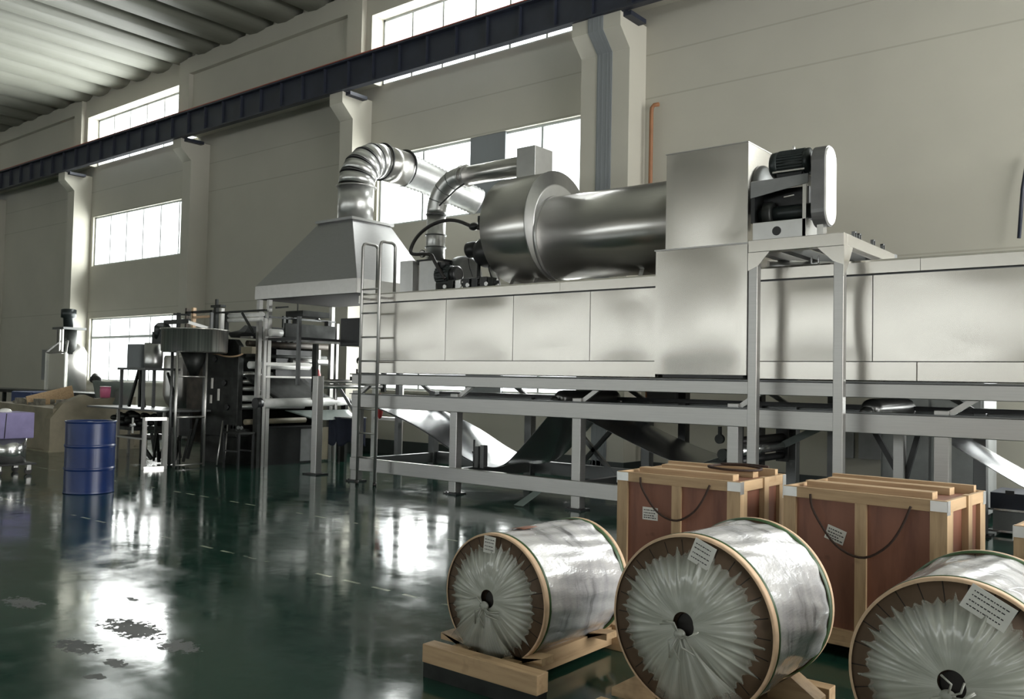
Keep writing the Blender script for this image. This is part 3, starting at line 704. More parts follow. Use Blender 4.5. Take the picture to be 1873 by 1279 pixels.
mt.lathe([(.134, 0), (.134, .04), (.09, .07)], (-3.15, 8.44, 3.69), (1, 0, 0), 32)
mo = mt.build('motor', 'motor', r)
MB().box(-3.42, -3.17, 8.36, 8.52, 3.53, 3.60).build('motor_foot', 'black', mo)
MB().tube([(-3.28, 8.44, 3.81), (-3.28, 8.44, 3.86)], .014, 8).build('lifting_eye', 'chrome', mo)
MB().box(-3.44, -3.12, 8.30, 8.31, 3.585, 3.60).build('nameplate_rail', 'chrome', mo)
def obround(cy, z0, z1, rr, n=14):
    P = []
    for i in range(n+1): a = PI*i/n; P.append((cy+rr*math.cos(a), z1-rr+rr*math.sin(a)))
    for i in range(n+1): a = PI+PI*i/n; P.append((cy+rr*math.cos(a), z0+rr+rr*math.sin(a)))
    return P
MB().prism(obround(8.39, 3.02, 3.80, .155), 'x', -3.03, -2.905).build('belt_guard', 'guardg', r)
MB().prism(obround(8.39, 3.035, 3.785, .142), 'x', -2.905, -2.89).build('guard_face', 'whitepaint', r)  # white enamel paints in the side light glaring off the steel face
MB().box(-3.00, -2.94, 8.32, 8.42, 2.895, 3.06).build('guard_foot', 'chrome', r)
MB().lathe([(.30, 0), (.30, .03), (.26, .07), (.12, .09)], (-3.75, 8.80, 3.50), (1, 0, 0), 40).build('hub_disc', 'framed', r)

# ------------------------------------------------------------------ rollers, covers and sagging web under the oven
def webstrip(name, label, path, y0, y1, mat='web', tw=0):
    P = smooth(path, 8)
    def fn(u, v):
        k = u*(len(P)-1); i = min(int(k), len(P)-2); p = P[i].lerp(P[i+1], k-i)
        y = y0+(y1-y0)*v
        return Vector((p.x+tw*math.sin(PI*u)*(v-.5), y, p.z+.018*math.sin(7*v+9*u)*math.sin(PI*u)+.02*math.sin(v*PI)*math.sin(2.2*PI*u)))
    b = MB(); b.grid(fn, 90, 30); o = b.build(name, mat, None, thick=.004)
    return tag(recenter(o), label, 'vinyl web')
M['web'] = steel('glossy_grey_vinyl_web', (.42, .43, .44), .26, (1, 1, 1), .10, 1.6)
webstrip('vinyl_web', 'glossy grey vinyl sheet sagging in a deep loop under the left half of the oven', [(-9.9, 9, 1.12), (-9.45, 9, 1.02), (-8.7, 9, .80), (-8.0, 9, .52), (-7.5, 9, .39), (-7.15, 9, .42), (-6.8, 9, .70), (-6.5, 9, 1.0), (-6.35, 9, 1.15)], 8.72, 9.92, 'web')
webstrip('vinyl_web', 'grey vinyl sheet sloping down to the right behind the cord handled left crate', [(-6.15, 9, 1.14), (-5.9, 9, 1.03), (-5.3, 9, .82), (-4.6, 9, .62), (-4.25, 9, .68), (-4.0, 9, .80)], 8.75, 9.92)
webstrip('vinyl_web', 'shiny vinyl strip sloping down to the right edge of the view', [(-2.45, 9, 1.2), (-2.1, 9, 1.05), (-1.6, 9, .78), (-1.0, 9, .48), (-.3, 9, .30), (.4, 9, .4)], 8.9, 9.9)
def rollcover(x, label):
    r = thing('roller_cover', label, 'roller cover', (x, 9.3, 1.18))
    b = MB(); b.lathe([(.03, 0), (.07, .015), (.095, .06), (.10, .12), (.10, 1.22), (.095, 1.28), (.07, 1.325), (.03, 1.34)], (x, 8.69, 1.285), (0, 1, 0), 24)
    b.build('cover_shell', 'cover', r)
    MB().cyl((x, 8.55, 1.22), (x, 10.08, 1.22), .05, 16).build('roller_shaft', 'framed', r)
    for y in (8.62, 10.06): b = MB(); b.box(x-.10, x+.10, y-.03, y+.03, 1.17, 1.21); b.sph((x, y, 1.24), .07, (1, .6, 1)); b.build('pillow_block', 'cover', r)
    return r
rollcover(-6.28, 'polished rounded roller cover on the middle rail behind the second leg from the ladder')
rollcover(-2.62, 'polished rounded roller cover on the middle rail right of the drive gantry')
tag(recenter(MB().box(-5.75, -5.35, 9.9, 10.05, 1.26, 1.45).build('junction_box', 'greypaint')), 'small grey junction box under the exhaust box on the rear rail', 'junction box')
MB_ = MB(); MB_.box(-9.4, 3.9, 9.88, 10.02, 1.255, 1.30); tag(recenter(MB_.build('cable_trunking', 'black')), 'black trunking lying along the rear middle rail of the oven frame', 'cable tray')
r = thing('guide_roller', 'bright steel guide roller low under the exhaust box behind the left crate', 'roller', (-3.9, 9.3, .8))
MB().cyl((-3.95, 8.62, .80), (-3.95, 9.95, .80), .055, 24).build('roller', 'chrome', r)
MB().cyl((-3.95, 8.70, .69), (-3.95, 9.90, .69), .04, 16).build('shaft', 'black', r)
MB().cyl((-3.95, 8.60, .90), (-3.95, 9.95, .90), .045, 16).build('rubber_roller', 'rubber', r)
for y in (8.66, 9.90):
    MB().box(-4.02, -3.88, y-.02, y+.02, .62, 1.06).build('bearing_plate', 'black', r)
MB().bar((-3.95, 9.86, .80), (-3.55, 9.95, 1.02), .045, .08).build('swing_arm', 'sheetg', r)
b = MB(); b.cyl((-4.10, 8.60, .92), (-4.10, 8.56, .92), .05, 16); b.cyl((-4.06, 8.62, .76), (-4.06, 8.56, .76), .06, 16); b.bar((-4.10, 8.58, .95), (-4.10, 8.58, 1.05), .03); b.build('adjuster', 'iron', r)
b = MB(); b.bar((-6.62, 8.6, .19), (-6.38, 8.6, 0.03), .10, .012, (0, 1, 0))
b = MB(); b.quad((-6.42, 8.42, .17), (-6.30, 8.42, .17), (-6.42, 8.22, .01), (-6.56, 8.22, .01)); tag(recenter(b.build('vinyl_scrap', 'sheetg', None, thick=.004)), 'short dark vinyl strip hanging from the lower rail to the floor', 'vinyl strip')
# things behind the frame
r = thing('control_cabinet', 'tall grey control cabinet standing against the wall behind the oven frame', 'cabinet', (-2.75, 11.2, 0))
MB().box(-3.15, -2.05, 10.9, 11.6, 0.08, 1.95, bev=.01).build('body', 'cabinet', r); MB().box(-3.12, -2.62, 10.88, 10.9, .12, 1.92).build('door', 'cabinet', r); MB().box(-2.59, -2.08, 10.88, 10.9, .12, 1.92).build('door', 'cabinet', r)
MB().box(-3.1, -2.1, 10.95, 11.55, 0, .08).build('plinth', 'black', r)
for x in (-3.95, -3.60): 
    tag(recenter(MB().box(x-.14, x+.14, 11.97, 12.04, .55, .95).build('socket_box', 'greypaint')), 'grey wall socket box behind the gantry post, %s one' % ('left' if x < -3.7 else 'right'), 'socket box', None)
r = thing('storage_bench', 'low dark bench with chrome rails standing near the wall at the far right', 'bench', (-1.3, 10.6, 0))
MB().box(-1.88, -.3, 10.3, 10.9, .26, .43).build('top_chest', 'navy', r); MB().box(-1.86, -.3, 10.32, 10.9, .04, .24).build('lower_panel', 'cabinet', r)
for z in (.25, .03): MB().box(-1.90, -.3, 10.27, 10.31, z, z+.02).build('edge_rail', 'chrome', r)
for x in (-1.7, -1.0): MB().box(x-.04, x+.04, 10.29, 10.33, .42, .46).build('latch', 'black', r)

# ------------------------------------------------------------------ crates
def crate(label, wx, dy, h, loc, rz, lab_rot, lab_pos, side=True):
    r = thing('wooden_crate', label, 'crate', (0, 0, 0)); t = .022; f = .028
    def B(nm, mt, *a, **k): return MB().box(*a, **k).build(nm, mt, r)
    B('front_panel', 'ply', .02, wx-.02, t, t+.012, .10, h-.03); B('rear_panel', 'ply', .02, wx-.02, dy-t-.012, dy-t, .10, h-.03)
    B('side_panel', 'ply', wx-t-.012, wx-t, .02, dy-.02, .10, h-.03); B('side_panel', 'ply', t, t+.012, .02, dy-.02, .10, h-.03)
    B('lid_panel', 'ply', .02, wx-.02, .02, dy-.02, h-.035, h-.02)
    for y0 in (0, dy-t):
        B('top_rail', 'pine', 0, wx, y0, y0+t, h-.062, h, bev=.002); B('bottom_rail', 'pine', 0, wx, y0, y0+t, .09, .155, bev=.002)
        for x0, ww in ((0, .075), (wx/2-.03, .062), (wx-.085, .085)): B('upright', 'pinez', x0, x0+ww, y0+.001, y0+t-.001, .155, h-.062)
    for x0 in (0, wx-t):
        B('side_rail', 'piney', x0, x0+t+.001, t, dy-t, h-.062, h-.001, bev=.002); B('side_rail', 'piney', x0, x0+t, t, dy-t, .09, .155)
        B('upright', 'pinez', x0, x0+t, t, .10, .155, h-.062); B('upright', 'pinez', x0, x0+t, dy-.10, dy-t, .155, h-.062)
        B('upright', 'pinez', x0-(.012 if x0 == 0 else 0), x0+t+(.012 if x0 else 0), dy*.47, dy*.47+.07, .10, h+.004)
    for y0 in (.16, dy-.24):
        B('lid_batten', 'pine', .07, wx-.12, y0, y0+.085, h-.02, h+.02, bev=.002)
    B('lid_batten', 'pine', .03, wx-.04, dy-.075, dy-.03, h-.02, h+.03)
    for x0 in (.03, wx/2-.045, wx-.12): B('skid', 'piney', x0, x0+.09, 0, dy, 0, .065)
    for y0 in (0, dy/2-.04, dy-.09): B('base_board', 'pine', 0, wx, y0, y0+.09, .065, .09)
    for x0, sx in ((-.003, 1), (wx+.003, -1)):
        b = MB(); a = sorted((x0, x0+sx*.085)); b.box(a[0], a[1], -.003, 0, h-.058, h-.004); c = sorted((x0, x0+sx*.003)); b.box(c[0], c[1], -.003, .045, h-.075, h-.002); b.build('corner_bracket', 'zinc', r)
        b = MB(); c = sorted((x0, x0+sx*.003)); b.box(c[0], c[1], dy-.05, dy+.003, h-.075, h-.002); b.build('corner_bracket', 'zinc', r)
    P = [(wx*.185, -.006, h-.035), (wx*.20, -.012, h-.11), (wx*.27, -.018, h-.21), (wx*.36, -.022, h-.30), (wx*.47, -.024, h-.345), (wx*.57, -.024, h-.335), (wx*.68, -.022, h-.26), (wx*.75, -.016, h-.16), (wx*.80, -.006, h-.045)]
    if rz > -.02: P = [(x*.92+.03*wx/.85, y, h-(h-z)*.78) for x, y, z in P]
    MB().tube(smooth(P), .0065, 10).build('rope_handle', 'rope', r)
    mt = Matrix.Rotation(lab_rot, 3, 'Y'); c = Vector((lab_pos[0], .019, lab_pos[1]))
    def Q(x, z, y=0): return mt@Vector((x, y, z))+c
    b = MB(); b.quad(Q(-.055, -.04), Q(.055, -.04), Q(.055, .04), Q(-.055, .04)); lb = b.build('paper_label', 'paper', r, thick=.001)
    b = MB()
    for z, x1 in ((.022, .03), (.004, .036), (-.012, .02), (-.026, .038)):
        x = -.045
        while x < x1:
            ww = random.uniform(.006, .016); b.quad(Q(x, z-.003, -.002), Q(x+ww, z-.003, -.002), Q(x+ww, z+.003, -.002), Q(x, z+.003, -.002)); x += ww+.004
    b.build('label_print', 'ink', lb)
    r.location = loc; r.rotation_euler = (0, 0, rz); return r
c1 = crate('plywood crate, left of the two big ones, spare cord loop on its lid', .85, .70, .915, (-3.07, 4.925, 0), R(.3), 0, (.235, .66))
c2 = crate('plywood crate, right of the two big ones, tilted paper label under its cord', .888, .70, .915, (-1.984, 4.993, 0), R(-3.57), R(17), (.30, .665))
c3 = crate('pine and plywood crate cut off by the right edge of the photo', .85, .70, .83, (-.80, 4.94, 0), R(-3.57), 0, (.3, .5))
b = MB()
P = [(-2.62, 5.32, .955), (-2.55, 5.22, .958), (-2.40, 5.20, .955), (-2.28, 5.28, .955), (-2.30, 5.42, .957), (-2.45, 5.50, .96), (-2.60, 5.46, .957), (-2.62, 5.32, .955)]
b.tube(smooth(P), .008, 10); b.tube(smooth([(-2.60, 5.46, .965), (-2.45, 5.5, .968), (-2.28, 5.49, .965)]), .008, 10)
tag(recenter(b.build('cord_loop', 'rope')), 'dark cord loop lying on top of the left crate', 'cord')
# small plate on crate 2 front rail end
# ------------------------------------------------------------------ wrapped vinyl rolls
def roll(label, Rr, L, loc, rz, drape, seed, labang, labtype):
    rnd = random.Random(seed)
    r = thing('vinyl_roll', label, 'wrapped roll', (0, 0, 0))
    N = 160
    ph = [rnd.uniform(0, 6.28) for _ in range(6)]
    def body(u, v):
        a = 2*PI*u; y = .05+v*(L-.10)
        q = Rr*.985+.004*math.sin(5*a+ph[0]+6*v)+.003*math.sin(11*a+ph[1]-4*v)+.0025*math.sin(23*a+9*v+ph[2])
        if math.sin(a) < -.75: q -= .0
        return Vector((q*math.cos(a), y, q*math.sin(a)))
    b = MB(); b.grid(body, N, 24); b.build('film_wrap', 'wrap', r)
    for y0, s_ in ((0, 1), (L, -1)):
        ed = MB(); ed.lathe([(Rr*.12, .004*s_), (Rr*.99, .004*s_), (Rr*.99, .05*s_), (Rr*.5, .05*s_)], (0, y0, 0), (0, 1, 0), 96, caps=False)
        e = ed.build('end_board', 'board', r)
        rm = MB(); rm.lathe([(Rr*.975, -.002*s_), (Rr*1.0, -.002*s_), (Rr*1.008, .004*s_), (Rr*1.008, .030*s_), (Rr*.975, .030*s_)], (0, y0, 0), (0, 1, 0), 96, caps=False); rm.build('wooden_rim', 'rim', e)
        st = MB(); st.lathe([(Rr*.99, .030*s_), (Rr*1.012, .034*s_), (Rr*1.012, .046*s_), (Rr*.99, .055*s_)], (0, y0, 0), (0, 1, 0), 96, caps=False); st.build('green_strap', 'green', e)
        if y0 == 0:
            pass
    cr = MB(); cr.lathe([(Rr*.14, -.012), (Rr*.14, .12)], (0, 0, 0), (0, 1, 0), 32, caps=False); cr.cyl((0, .10, 0), (0, .11, 0), Rr*.14, 32); cr.cyl((0, -.013, 0), (0, -.008, 0), Rr*.13, 32); cr.build('core_tube', 'core', r)
    # pleated film gathered over the end
    NT = 300; sp = []
    x = 0
    spikes = [rnd.uniform(.0, 1) for _ in range(40)]
    def rad(a):
        k = a/(2*PI)*34; i = int(k) % 40; f = k-int(k); tri = max(0, 1-abs(f-.5)*6.0)
        return Rr*(.80+.012*math.sin(3*a+ph[3])+.02*math.sin(47*a)+tri*.16*spikes[i])
    def fan(u, v):
        a = 2*PI*u; ro = rad(a % (2*PI)); ri = Rr*(.115+.05*max(0, math.sin(a-.4))); q = ri+(ro-ri)*v
        pl = .0004*math.sin(83*a+ph[5]+2*v)*v+.004*math.sin(9*a+ph[4])*v
        y = -.012-.035*(1-v)**1.5-.02*math.sin(PI*v)+pl
        return Vector((q*math.cos(a), y, q*math.sin(a)))
    b = MB(); b.grid(fan, NT, 12); b.build('gathered_film', 'film', r)
    # loose tail tied at the middle
    if drape:
        a0, a1, rr = drape
        def tail(u, v):
            a = a0+(a1-a0)*u; q = .02+(Rr*rr-.02)*v*(1+.05*math.sin(9*u+ph[0]))
            y = -.055-.02*math.sin(PI*v)+.012*math.sin(19*u+3*v+ph[1])*(.3+v)+.02*v
            return Vector((q*math.cos(a)-Rr*.03, y, q*math.sin(a)-Rr*.06))
        b = MB(); b.grid(tail, 60, 14); b.build('loose_film_tail', 'film2', r)
    b = MB(); b.sph((-Rr*.04, -.06, -Rr*.08), .022, (1.2, .8, 1.0))
    for k in range(7):
        a = rnd.uniform(0, 6.28); b.tube([(-Rr*.04, -.065, -Rr*.08), (-Rr*.04+.05*math.cos(a), -.08, -Rr*.08+.05*math.sin(a)), (-Rr*.04+.10*math.cos(a+.5), -.065, -Rr*.08+.09*math.sin(a+.5)-.02)], .004, 6)
    b.build('film_knot', 'film2', r)
    # paper label near the upper rim
    a = labang; c = Vector((Rr*.84*math.cos(a), -.026, Rr*.84*math.sin(a))); mt = Matrix.Rotation(labtype[2], 3, 'Y'); lw, lh = labtype[0], labtype[1]
    def Q(x, z, y=0): return mt@Vector((x, y, z))+c
    b = MB(); b.quad(Q(-lw/2, -lh/2), Q(lw/2, -lh/2), Q(lw/2, lh/2), Q(-lw/2, lh/2)); lb = b.build('paper_label', 'paper', r, thick=.001)
    b = MB()
    for z in (.3, .12, -.1, -.3):
        x = -lw*.4
        while x < lw*.32:
            ww = rnd.uniform(.004, .012); b.quad(Q(x, lh*z-.002, -.0015), Q(x+ww, lh*z-.002, -.0015), Q(x+ww, lh*z+.002, -.0015), Q(x, lh*z+.002, -.0015)); x += ww+.003
    b.build('label_print', 'ink', lb)
    r.location = loc; r.rotation_euler = (0, 0, rz); return r
PH = PI/2
roll('nearest left wrapped vinyl roll with triangular film tail, lying on its own open cradle', .325, .76, (-2.87, 3.45, .385), 0, (R(-140), R(-52), .98), 3, R(93), (.075, .085, R(4)))
roll('middle wrapped vinyl roll of the three, its brown end facing the camera', .365, .66, (-1.71, 3.32, .50), 0, (R(-115), R(-40), .95), 5, R(78), (.10, .10, R(22)))
roll('wrapped vinyl roll at the lower right corner, large paper label on its end', .353, .68, (-.71, 3.32, .488), R(2), (R(-120), R(-60), .9), 9, R(70), (.15, .09, R(28)))
tag(recenter(MB().grid(lambda u, v: Vector((-2.87+.3265*math.cos(R(104)-R(17)*u), 3.66+.12*v, .385+.3265*math.sin(R(104)-R(17)*u))), 6, 2).build('red_sticker', 'ply', None, thick=.001)), 'faded red sticker on top of the leftmost wrapped roll', 'sticker')

def cradle(label, cx, y0, y1, zc, Rr, wd, zt, sh=0):
    r = thing('roll_cradle', label, 'wooden cradle', (cx, (y0+y1)/2, 0))
    MB().box(cx-wd+sh, cx+wd+sh, y0-.20, y0-.115, .075, .165, bev=.003).build('front_board', 'pine', r)
    MB().box(cx-wd+sh, cx+wd+sh, y0-.19, y0-.125, 0, .075).build('front_runner', 'iron', r)
    MB().box(cx-wd, cx+wd, y1+.02, y1+.10, .0, .14, bev=.003).build('rear_board', 'pine', r)
    for s in (-1, 1):
        MB().box(cx+s*wd*.45-.05, cx+s*wd*.45+.05, y0-.115, y1+.02, .03, .125).build('long_bearer', 'piney', r)
        for yy in (y0+.02, y1-.22):
            b = MB(); xi = cx+s*Rr*.42; xo = cx+s*Rr*1.02
            zi = zc-math.sqrt(max(.01, (Rr*1.01)**2-(Rr*.42)**2)); za = zc-math.sqrt((Rr*1.01)**2-(Rr*.70)**2)
            b.prism([(xi, .125), (xi, zi), (cx+s*Rr*.70, za), (xo, .16), (xo, .125)], 'y', yy, yy+.10); b.build('chock', 'pine', r)
    return r
cradle('open pine cradle under the leftmost wrapped roll', -2.87, 3.40, 4.21, .385, .325, .36, .2, .11)
cradle('pine cradle under the middle wrapped roll', -1.71, 3.30, 3.98, .50, .365, .34, .2)
cradle('pine cradle under the wrapped roll in the lower right corner', -.71, 3.30, 3.98, .488, .353, .34, .2)

# ------------------------------------------------------------------ blue drum and lilac bin
r = thing('oil_drum', 'blue steel drum standing alone on the green floor', 'drum', (-10.97, 5.27, 0))
pf = [(.285, 0), (.293, .008), (.285, .02), (.285, .024)]
for zc in (.30, .58):
    pf += [(.285, zc-.024), (.285, zc-.020), (.294, zc-.010), (.294, zc+.010), (.285, zc+.020), (.285, zc+.024)]
pf += [(.285, .855), (.285, .86), (.296, .872), (.296, .885), (.282, .885), (.278, .865), (.02, .865)]
MB().lathe(pf, (-10.97, 5.27, 0), (0, 0, 1), 64).build('drum_shell', 'blue', r)
MB().cyl((-10.85, 5.2, .865), (-10.85, 5.2, .88), .035, 20).build('bung_cap', 'blue', r)
b = MB(); b.grid(lambda u, v: Vector((-10.97+.2885*math.cos(R(205)+R(20)*u), 5.27+.2885*math.sin(R(205)+R(20)*u), .42+.115*v)), 8, 2); lb = b.build('paper_label', 'paper', r, thick=.001)
b = MB(); b.grid(lambda u, v: Vector((-10.97+.2905*math.cos(R(211)+R(10)*u), 5.27+.2905*math.sin(R(211)+R(10)*u), .47+.02*v)), 5, 1); b.build('label_print', 'ink', lb)
r = thing('waste_bin', 'lilac bin on a wheeled steel drum at the left edge of the photo', 'bin', (-13.65, 5.35, 0))
MB().box(-13.95, -13.36, 5.12, 5.6, .52, .89, bev=.012).build('bin_tub', 'purple', r)
b = MB(); b.tube([(-13.36+.003, 5.20, .53), (-13.357, 5.22, .88)], .006, 6); b.build('strap', 'black', r)
MB().lathe([(.24, 0), (.24, .36)], (-13.64, 5.36, .165), (0, 0, 1), 40).build('steel_drum', 'chrome', r)
MB().box(-13.92, -13.33, 5.08, 5.64, .14, .165, bev=.005).build('dolly_plate', 'black', r)
for x in (-13.86, -13.42):
    for y in (5.16, 5.56):
        w_ = MB().cyl((x-.02, y, .05), (x+.02, y, .05), .05, 20).build('castor', 'rubber', r); MB().box(x-.03, x+.03, y-.03, y+.03, .06, .14).build('castor_fork', 'chrome', w_)
tag(recenter(MB().sph((-13.62, 5.3, .90), .09, (1.2, .9, .5)).build('white_rag', 'whitepaint')), 'white rag heaped in the lilac bin', 'rag')

# ------------------------------------------------------------------ tan tub with scrap
r = thing('washing_trough', 'large tan stepped trough with a scrap filled top at the far left', 'trough', (-17.8, 8, 0))
MB().prism([(-19.2, .0), (-16.95, 0), (-16.95, .62), (-16.78, .66), (-16.78, .80), (-19.4, .85), (-19.4, .7), (-19.2, .66)], 'y', 7.35, 9.3).build('trough_body', 'tan', r)
MB().prism([(7.28, 0.02), (8.9, 0.02), (8.9, 1.02), (8.1, .98), (7.9, 1.06), (7.5, .90), (7.28, .62)], 'x', -16.95, -16.72).build('end_slab', 'tan', r)
MB().box(-19.3, -16.7, 7.26, 9.0, 0, .03).build('base_slab', 'tan', r)
rnd = random.Random(4)
b = MB()
for k in range(120):
    x = rnd.uniform(-19.0, -16.9); y = rnd.uniform(7.5, 8.9); s = rnd.uniform(.03, .09)
    b.box(x-s, x+s, y-s*.7, y+s*.7, .80, .84+s*rnd.uniform(.3, 1.4), rot=('Z', rnd.uniform(0, 3)))
o = tag(recenter(b.build('scrap_pile', 'clutter')), 'loose dusty scrap heaped on top of the tan trough', 'scrap'); o['kind'] = 'stuff'
tag(recenter(MB().box(-18.3, -18.26, 7.5, 8.4, .84, 1.10, rot=('X', .25)).build('wooden_board', 'pine')), 'small wooden board propped on the trough scrap', 'board')
r = thing('plastic_pot', 'pink plastic pot on the trough corner', 'pot', (-17.0, 8.55, 1.0)); MB().lathe([(.09, 0), (.10, .16), (.09, .2), (.11, .21)], (-16.85, 8.35, 1.0), (0, 0, 1), 20).build('pot_body', 'pink', r); MB().cyl((-16.85, 8.35, 1.205), (-16.85, 8.35, 1.22), .10, 20).build('pot_rim', 'whitepaint', r)
b = MB()
for k, (x, y, s) in enumerate(((-18.0, 8.9, .22), (-17.6, 8.8, .25), (-17.3, 8.75, .20))): b.sph((x, y, .98), s, (1.1, .8, .95))
tag(recenter(b.build('cloth_bundle', 'fabric')), 'dark bundled cloth heaped on the trough beside the pink pot', 'cloth')
tag(recenter(MB().box(-20.3, -19.3, 8.0, 8.9, .78, 1.05, bev=.03).build('blue_crate', 'bluebox')), 'deep blue plastic crate behind the left end of the trough', 'plastic crate')
r = thing('low_bench', 'long dark bench against the wall behind the trough', 'bench', (-23, 10, 0))
MB().box(-29, -19.8, 9.6, 10.4, .92, 1.0).build('bench_top', 'iron', r)
for x in (-28.8, -25, -20.2): MB().box(x-.04, x+.04, 9.65, 9.73, 0, .92).build('leg', 'iron', r); MB().box(x-.04, x+.04, 10.27, 10.35, 0, .92).build('leg', 'iron', r)
# mixer tank
r = thing('mixing_tank', 'stainless mixing tank with a dark motor on a tripod top beside the far window', 'mixing tank', (-24, 10.8, 0))
MB().lathe([(.50, .9), (.50, 2.0), (.42, 2.15), (.24, 2.25)], (-24.2, 10.9, 0), (0, 0, 1), 40).build('vessel', 'frame', r)
MB().box(-24.05, -23.05, 10.35, 10.42, .9, 1.95).build('side_panel', 'tankglare', r)  # bright sheet added in place of the window's reflection in the vessel
for x in (-24.1, -23.0): MB().bar((x, 10.34, 0), (x, 10.34, 1.98), .05).build('leg', 'whitepaint', r)
for x in (-24.6, -24.0): MB().bar((x, 11.25, 0), (x, 11.25, .95), .05).build('leg', 'frame', r)
for a, c in (((-24.1, 10.34, 1.98), (-23.85, 10.6, 2.3)), ((-23.0, 10.34, 1.98), (-23.5, 10.6, 2.3)), ((-24.1, 10.34, 1.98), (-23.0, 10.34, 1.98))): MB().bar(a, c, .04).build('brace', 'frame', r)
MB().cyl((-23.9, 10.8, 1.95), (-23.9, 10.8, 2.62), .20, 24).build('shaft_housing', 'iron', r)
for dx in (-.15, .02, .17): MB().box(-23.9+dx-.02, -23.9+dx+.02, 10.55, 10.59, 1.95, 2.62).build('stay', 'hoodb', r)
MB().box(-24.2, -23.55, 10.5, 11.1, 2.60, 2.66).build('motor_plate', 'framed', r)
b = MB(); b.lathe([(.12, 0), (.13, .25), (.19, .27), (.19, .48), (.15, .50)], (-23.95, 10.8, 2.66), (0, 0, 1), 24); b.build('motor', 'motor', r)
r = thing('switch_box', 'dark flat switch box on a pole left of the mixing tank', 'switch box', (-25.1, 10.8, 0))
MB().box(-25.35, -24.85, 10.75, 10.95, 1.25, 2.08).build('box_body', 'greypaint', r); MB().box(-24.95, -24.88, 10.8, 10.9, 0, 1.3).build('pole', 'iron', r)
# ------------------------------------------------------------------ coating and embossing line at the left
r = thing('embossing_machine', 'dark grimy embossing machine with stacked rollers between two heavy side plates', 'embossing machine', (-13.2, 9.3, 0))
for y0 in (8.50, 10.06):
    b = MB(); b.prism([(-13.72, .45), (-12.68, .45), (-12.68, 1.98), (-12.80, 2.08), (-13.60, 2.14), (-13.72, 2.08)], 'y', y0, y0+.10); b.build('side_plate', 'iron', r, bev=.01)
MB().box(-13.68, -12.72, 8.55, 10.1, 0, .46).build('base', 'iron', r)
MB().box(-14.30, -13.72, 8.55, 8.66, .3, 2.15).build('rear_plate', 'ironb', r); MB().box(-14.30, -13.72, 10.0, 10.1, .3, 2.15).build('rear_plate', 'iron', r)
MB().box(-14.1, -13.75, 8.66, 10.0, .3, 2.0).build('drive_housing', 'iron', r)
for x, z in ((-13.35, 1.75), (-13.05, 1.35), (-12.95, .95), (-13.5, 1.1)): MB().cyl((x, 8.495, z), (x, 8.47, z), .05, 16).build('bearing_cap', 'black', r)
for x, z, l in ((-13.4, 1.25, .18), (-13.42, 1.0, .14), (-13.2, 1.05, .2)): MB().box(x-.02, x+.02, 8.47, 8.49, z, z+l).build('gauge_strip', 'paper', r)
ROL = [(-12.74, 1.50, .045, 'chrome', 8.60, 9.95), (-12.74, 1.38, .035, 'hoodb', 8.60, 9.9), (-12.74, 1.26, .035, 'duct', 8.6, 9.9), (-12.74, 1.10, .05, 'white_roll', 8.6, 9.9),
       (-12.66, 1.82, .05, 'iron', 8.6, 10.3), (-12.60, 2.02, .05, 'ironb', 8.6, 10.3), (-12.55, 1.66, .06, 'white_roll', 8.62, 9.85), (-12.60, 1.75, .055, 'duct', 9.5, 10.3), (-12.74, .96, .05, 'duct', 8.6, 9.9)]
for x, z, q, mt, ya, yb in ROL: MB().cyl((x, ya, z), (x, yb, z), q, 20).build('roller', mt, r)
MB().box(-12.70, -12.62, 9.20, 10.12, 1.04, 1.94).build('rear_guard', 'black', r); MB().box(-12.66, -12.60, 10.10, 10.14, 1.03, 2.0).build('guard_edge', 'frame', r)
# columns, screws and framework over the machine
for x, z0, z1, w_, mt in ((-14.33, 2.1, 2.66, .05, 'ironb'), (-14.12, 2.1, 2.66, .06, 'rim'), (-13.55, 2.1, 2.60, .05, 'greypaint'), (-13.42, 2.1, 2.66, .07, 'iron'), (-13.24, 2.1, 2.62, .045, 'hoodb'), (-13.10, 2.1, 2.55, .04, 'iron')):
    MB().box(x-w_/2, x+w_/2, 8.5, 8.56, z0, z1).build('column', mt, r); MB().box(x-w_/2, x+w_/2, 10.0, 10.06, z0, z1).build('column', 'iron', r)
MB().box(-14.35, -13.5, 8.5, 8.56, 2.56, 2.60).build('tie_bar', 'iron', r); MB().box(-14.12, -13.55, 8.5, 8.55, 2.47, 2.51).build('tie_bar', 'rim', r)
MB().box(-13.42, -12.0, 8.5, 8.55, 2.53, 2.56).build('tie_bar', 'iron', r)
b = MB(); b.box(-13.52, -13.22, 8.48, 8.58, 2.64, 2.68); b.box(-13.42, -13.38, 8.5, 8.54, 2.66, 2.78); b.build('handwheel_bracket', 'iron', r)
for z in (2.49, 2.41): MB().cyl((-13.12, 8.55, z), (-12.2, 8.62, z), .035, 16).build('spreader_roll', 'white_roll', r)
b = MB(); b.prism([(-13.1, 2.20), (-12.75, 2.24), (-12.6, 2.32), (-12.5, 2.30), (-12.6, 2.20), (-13.0, 2.12)], 'y', 8.55, 9.9); b.build('guide_tray', 'framed', r)
MB().bar((-12.62, 8.5, 2.52), (-12.26, 8.5, 2.16), .03).build('lever', 'iron', r)
MB().box(-12.65, -12.35, 8.5, 8.54, 2.10, 2.13).build('steel_strip', 'hoodb', r)
MB().box(-13.65, -12.45, 8.52, 8.6, .50, .60).build('valve_block', 'iron', r)
for k in range(6): MB().cyl((-13.0+.09*k, 8.52, .62), (-13.0+.09*k, 8.50, .62), .03, 12).build('valve_knob', 'greypaint', r)
r = thing('supply_hose', 'pale hose drooping across the front of the embossing machine', 'hose', (-13.2, 8.4, 1.8))
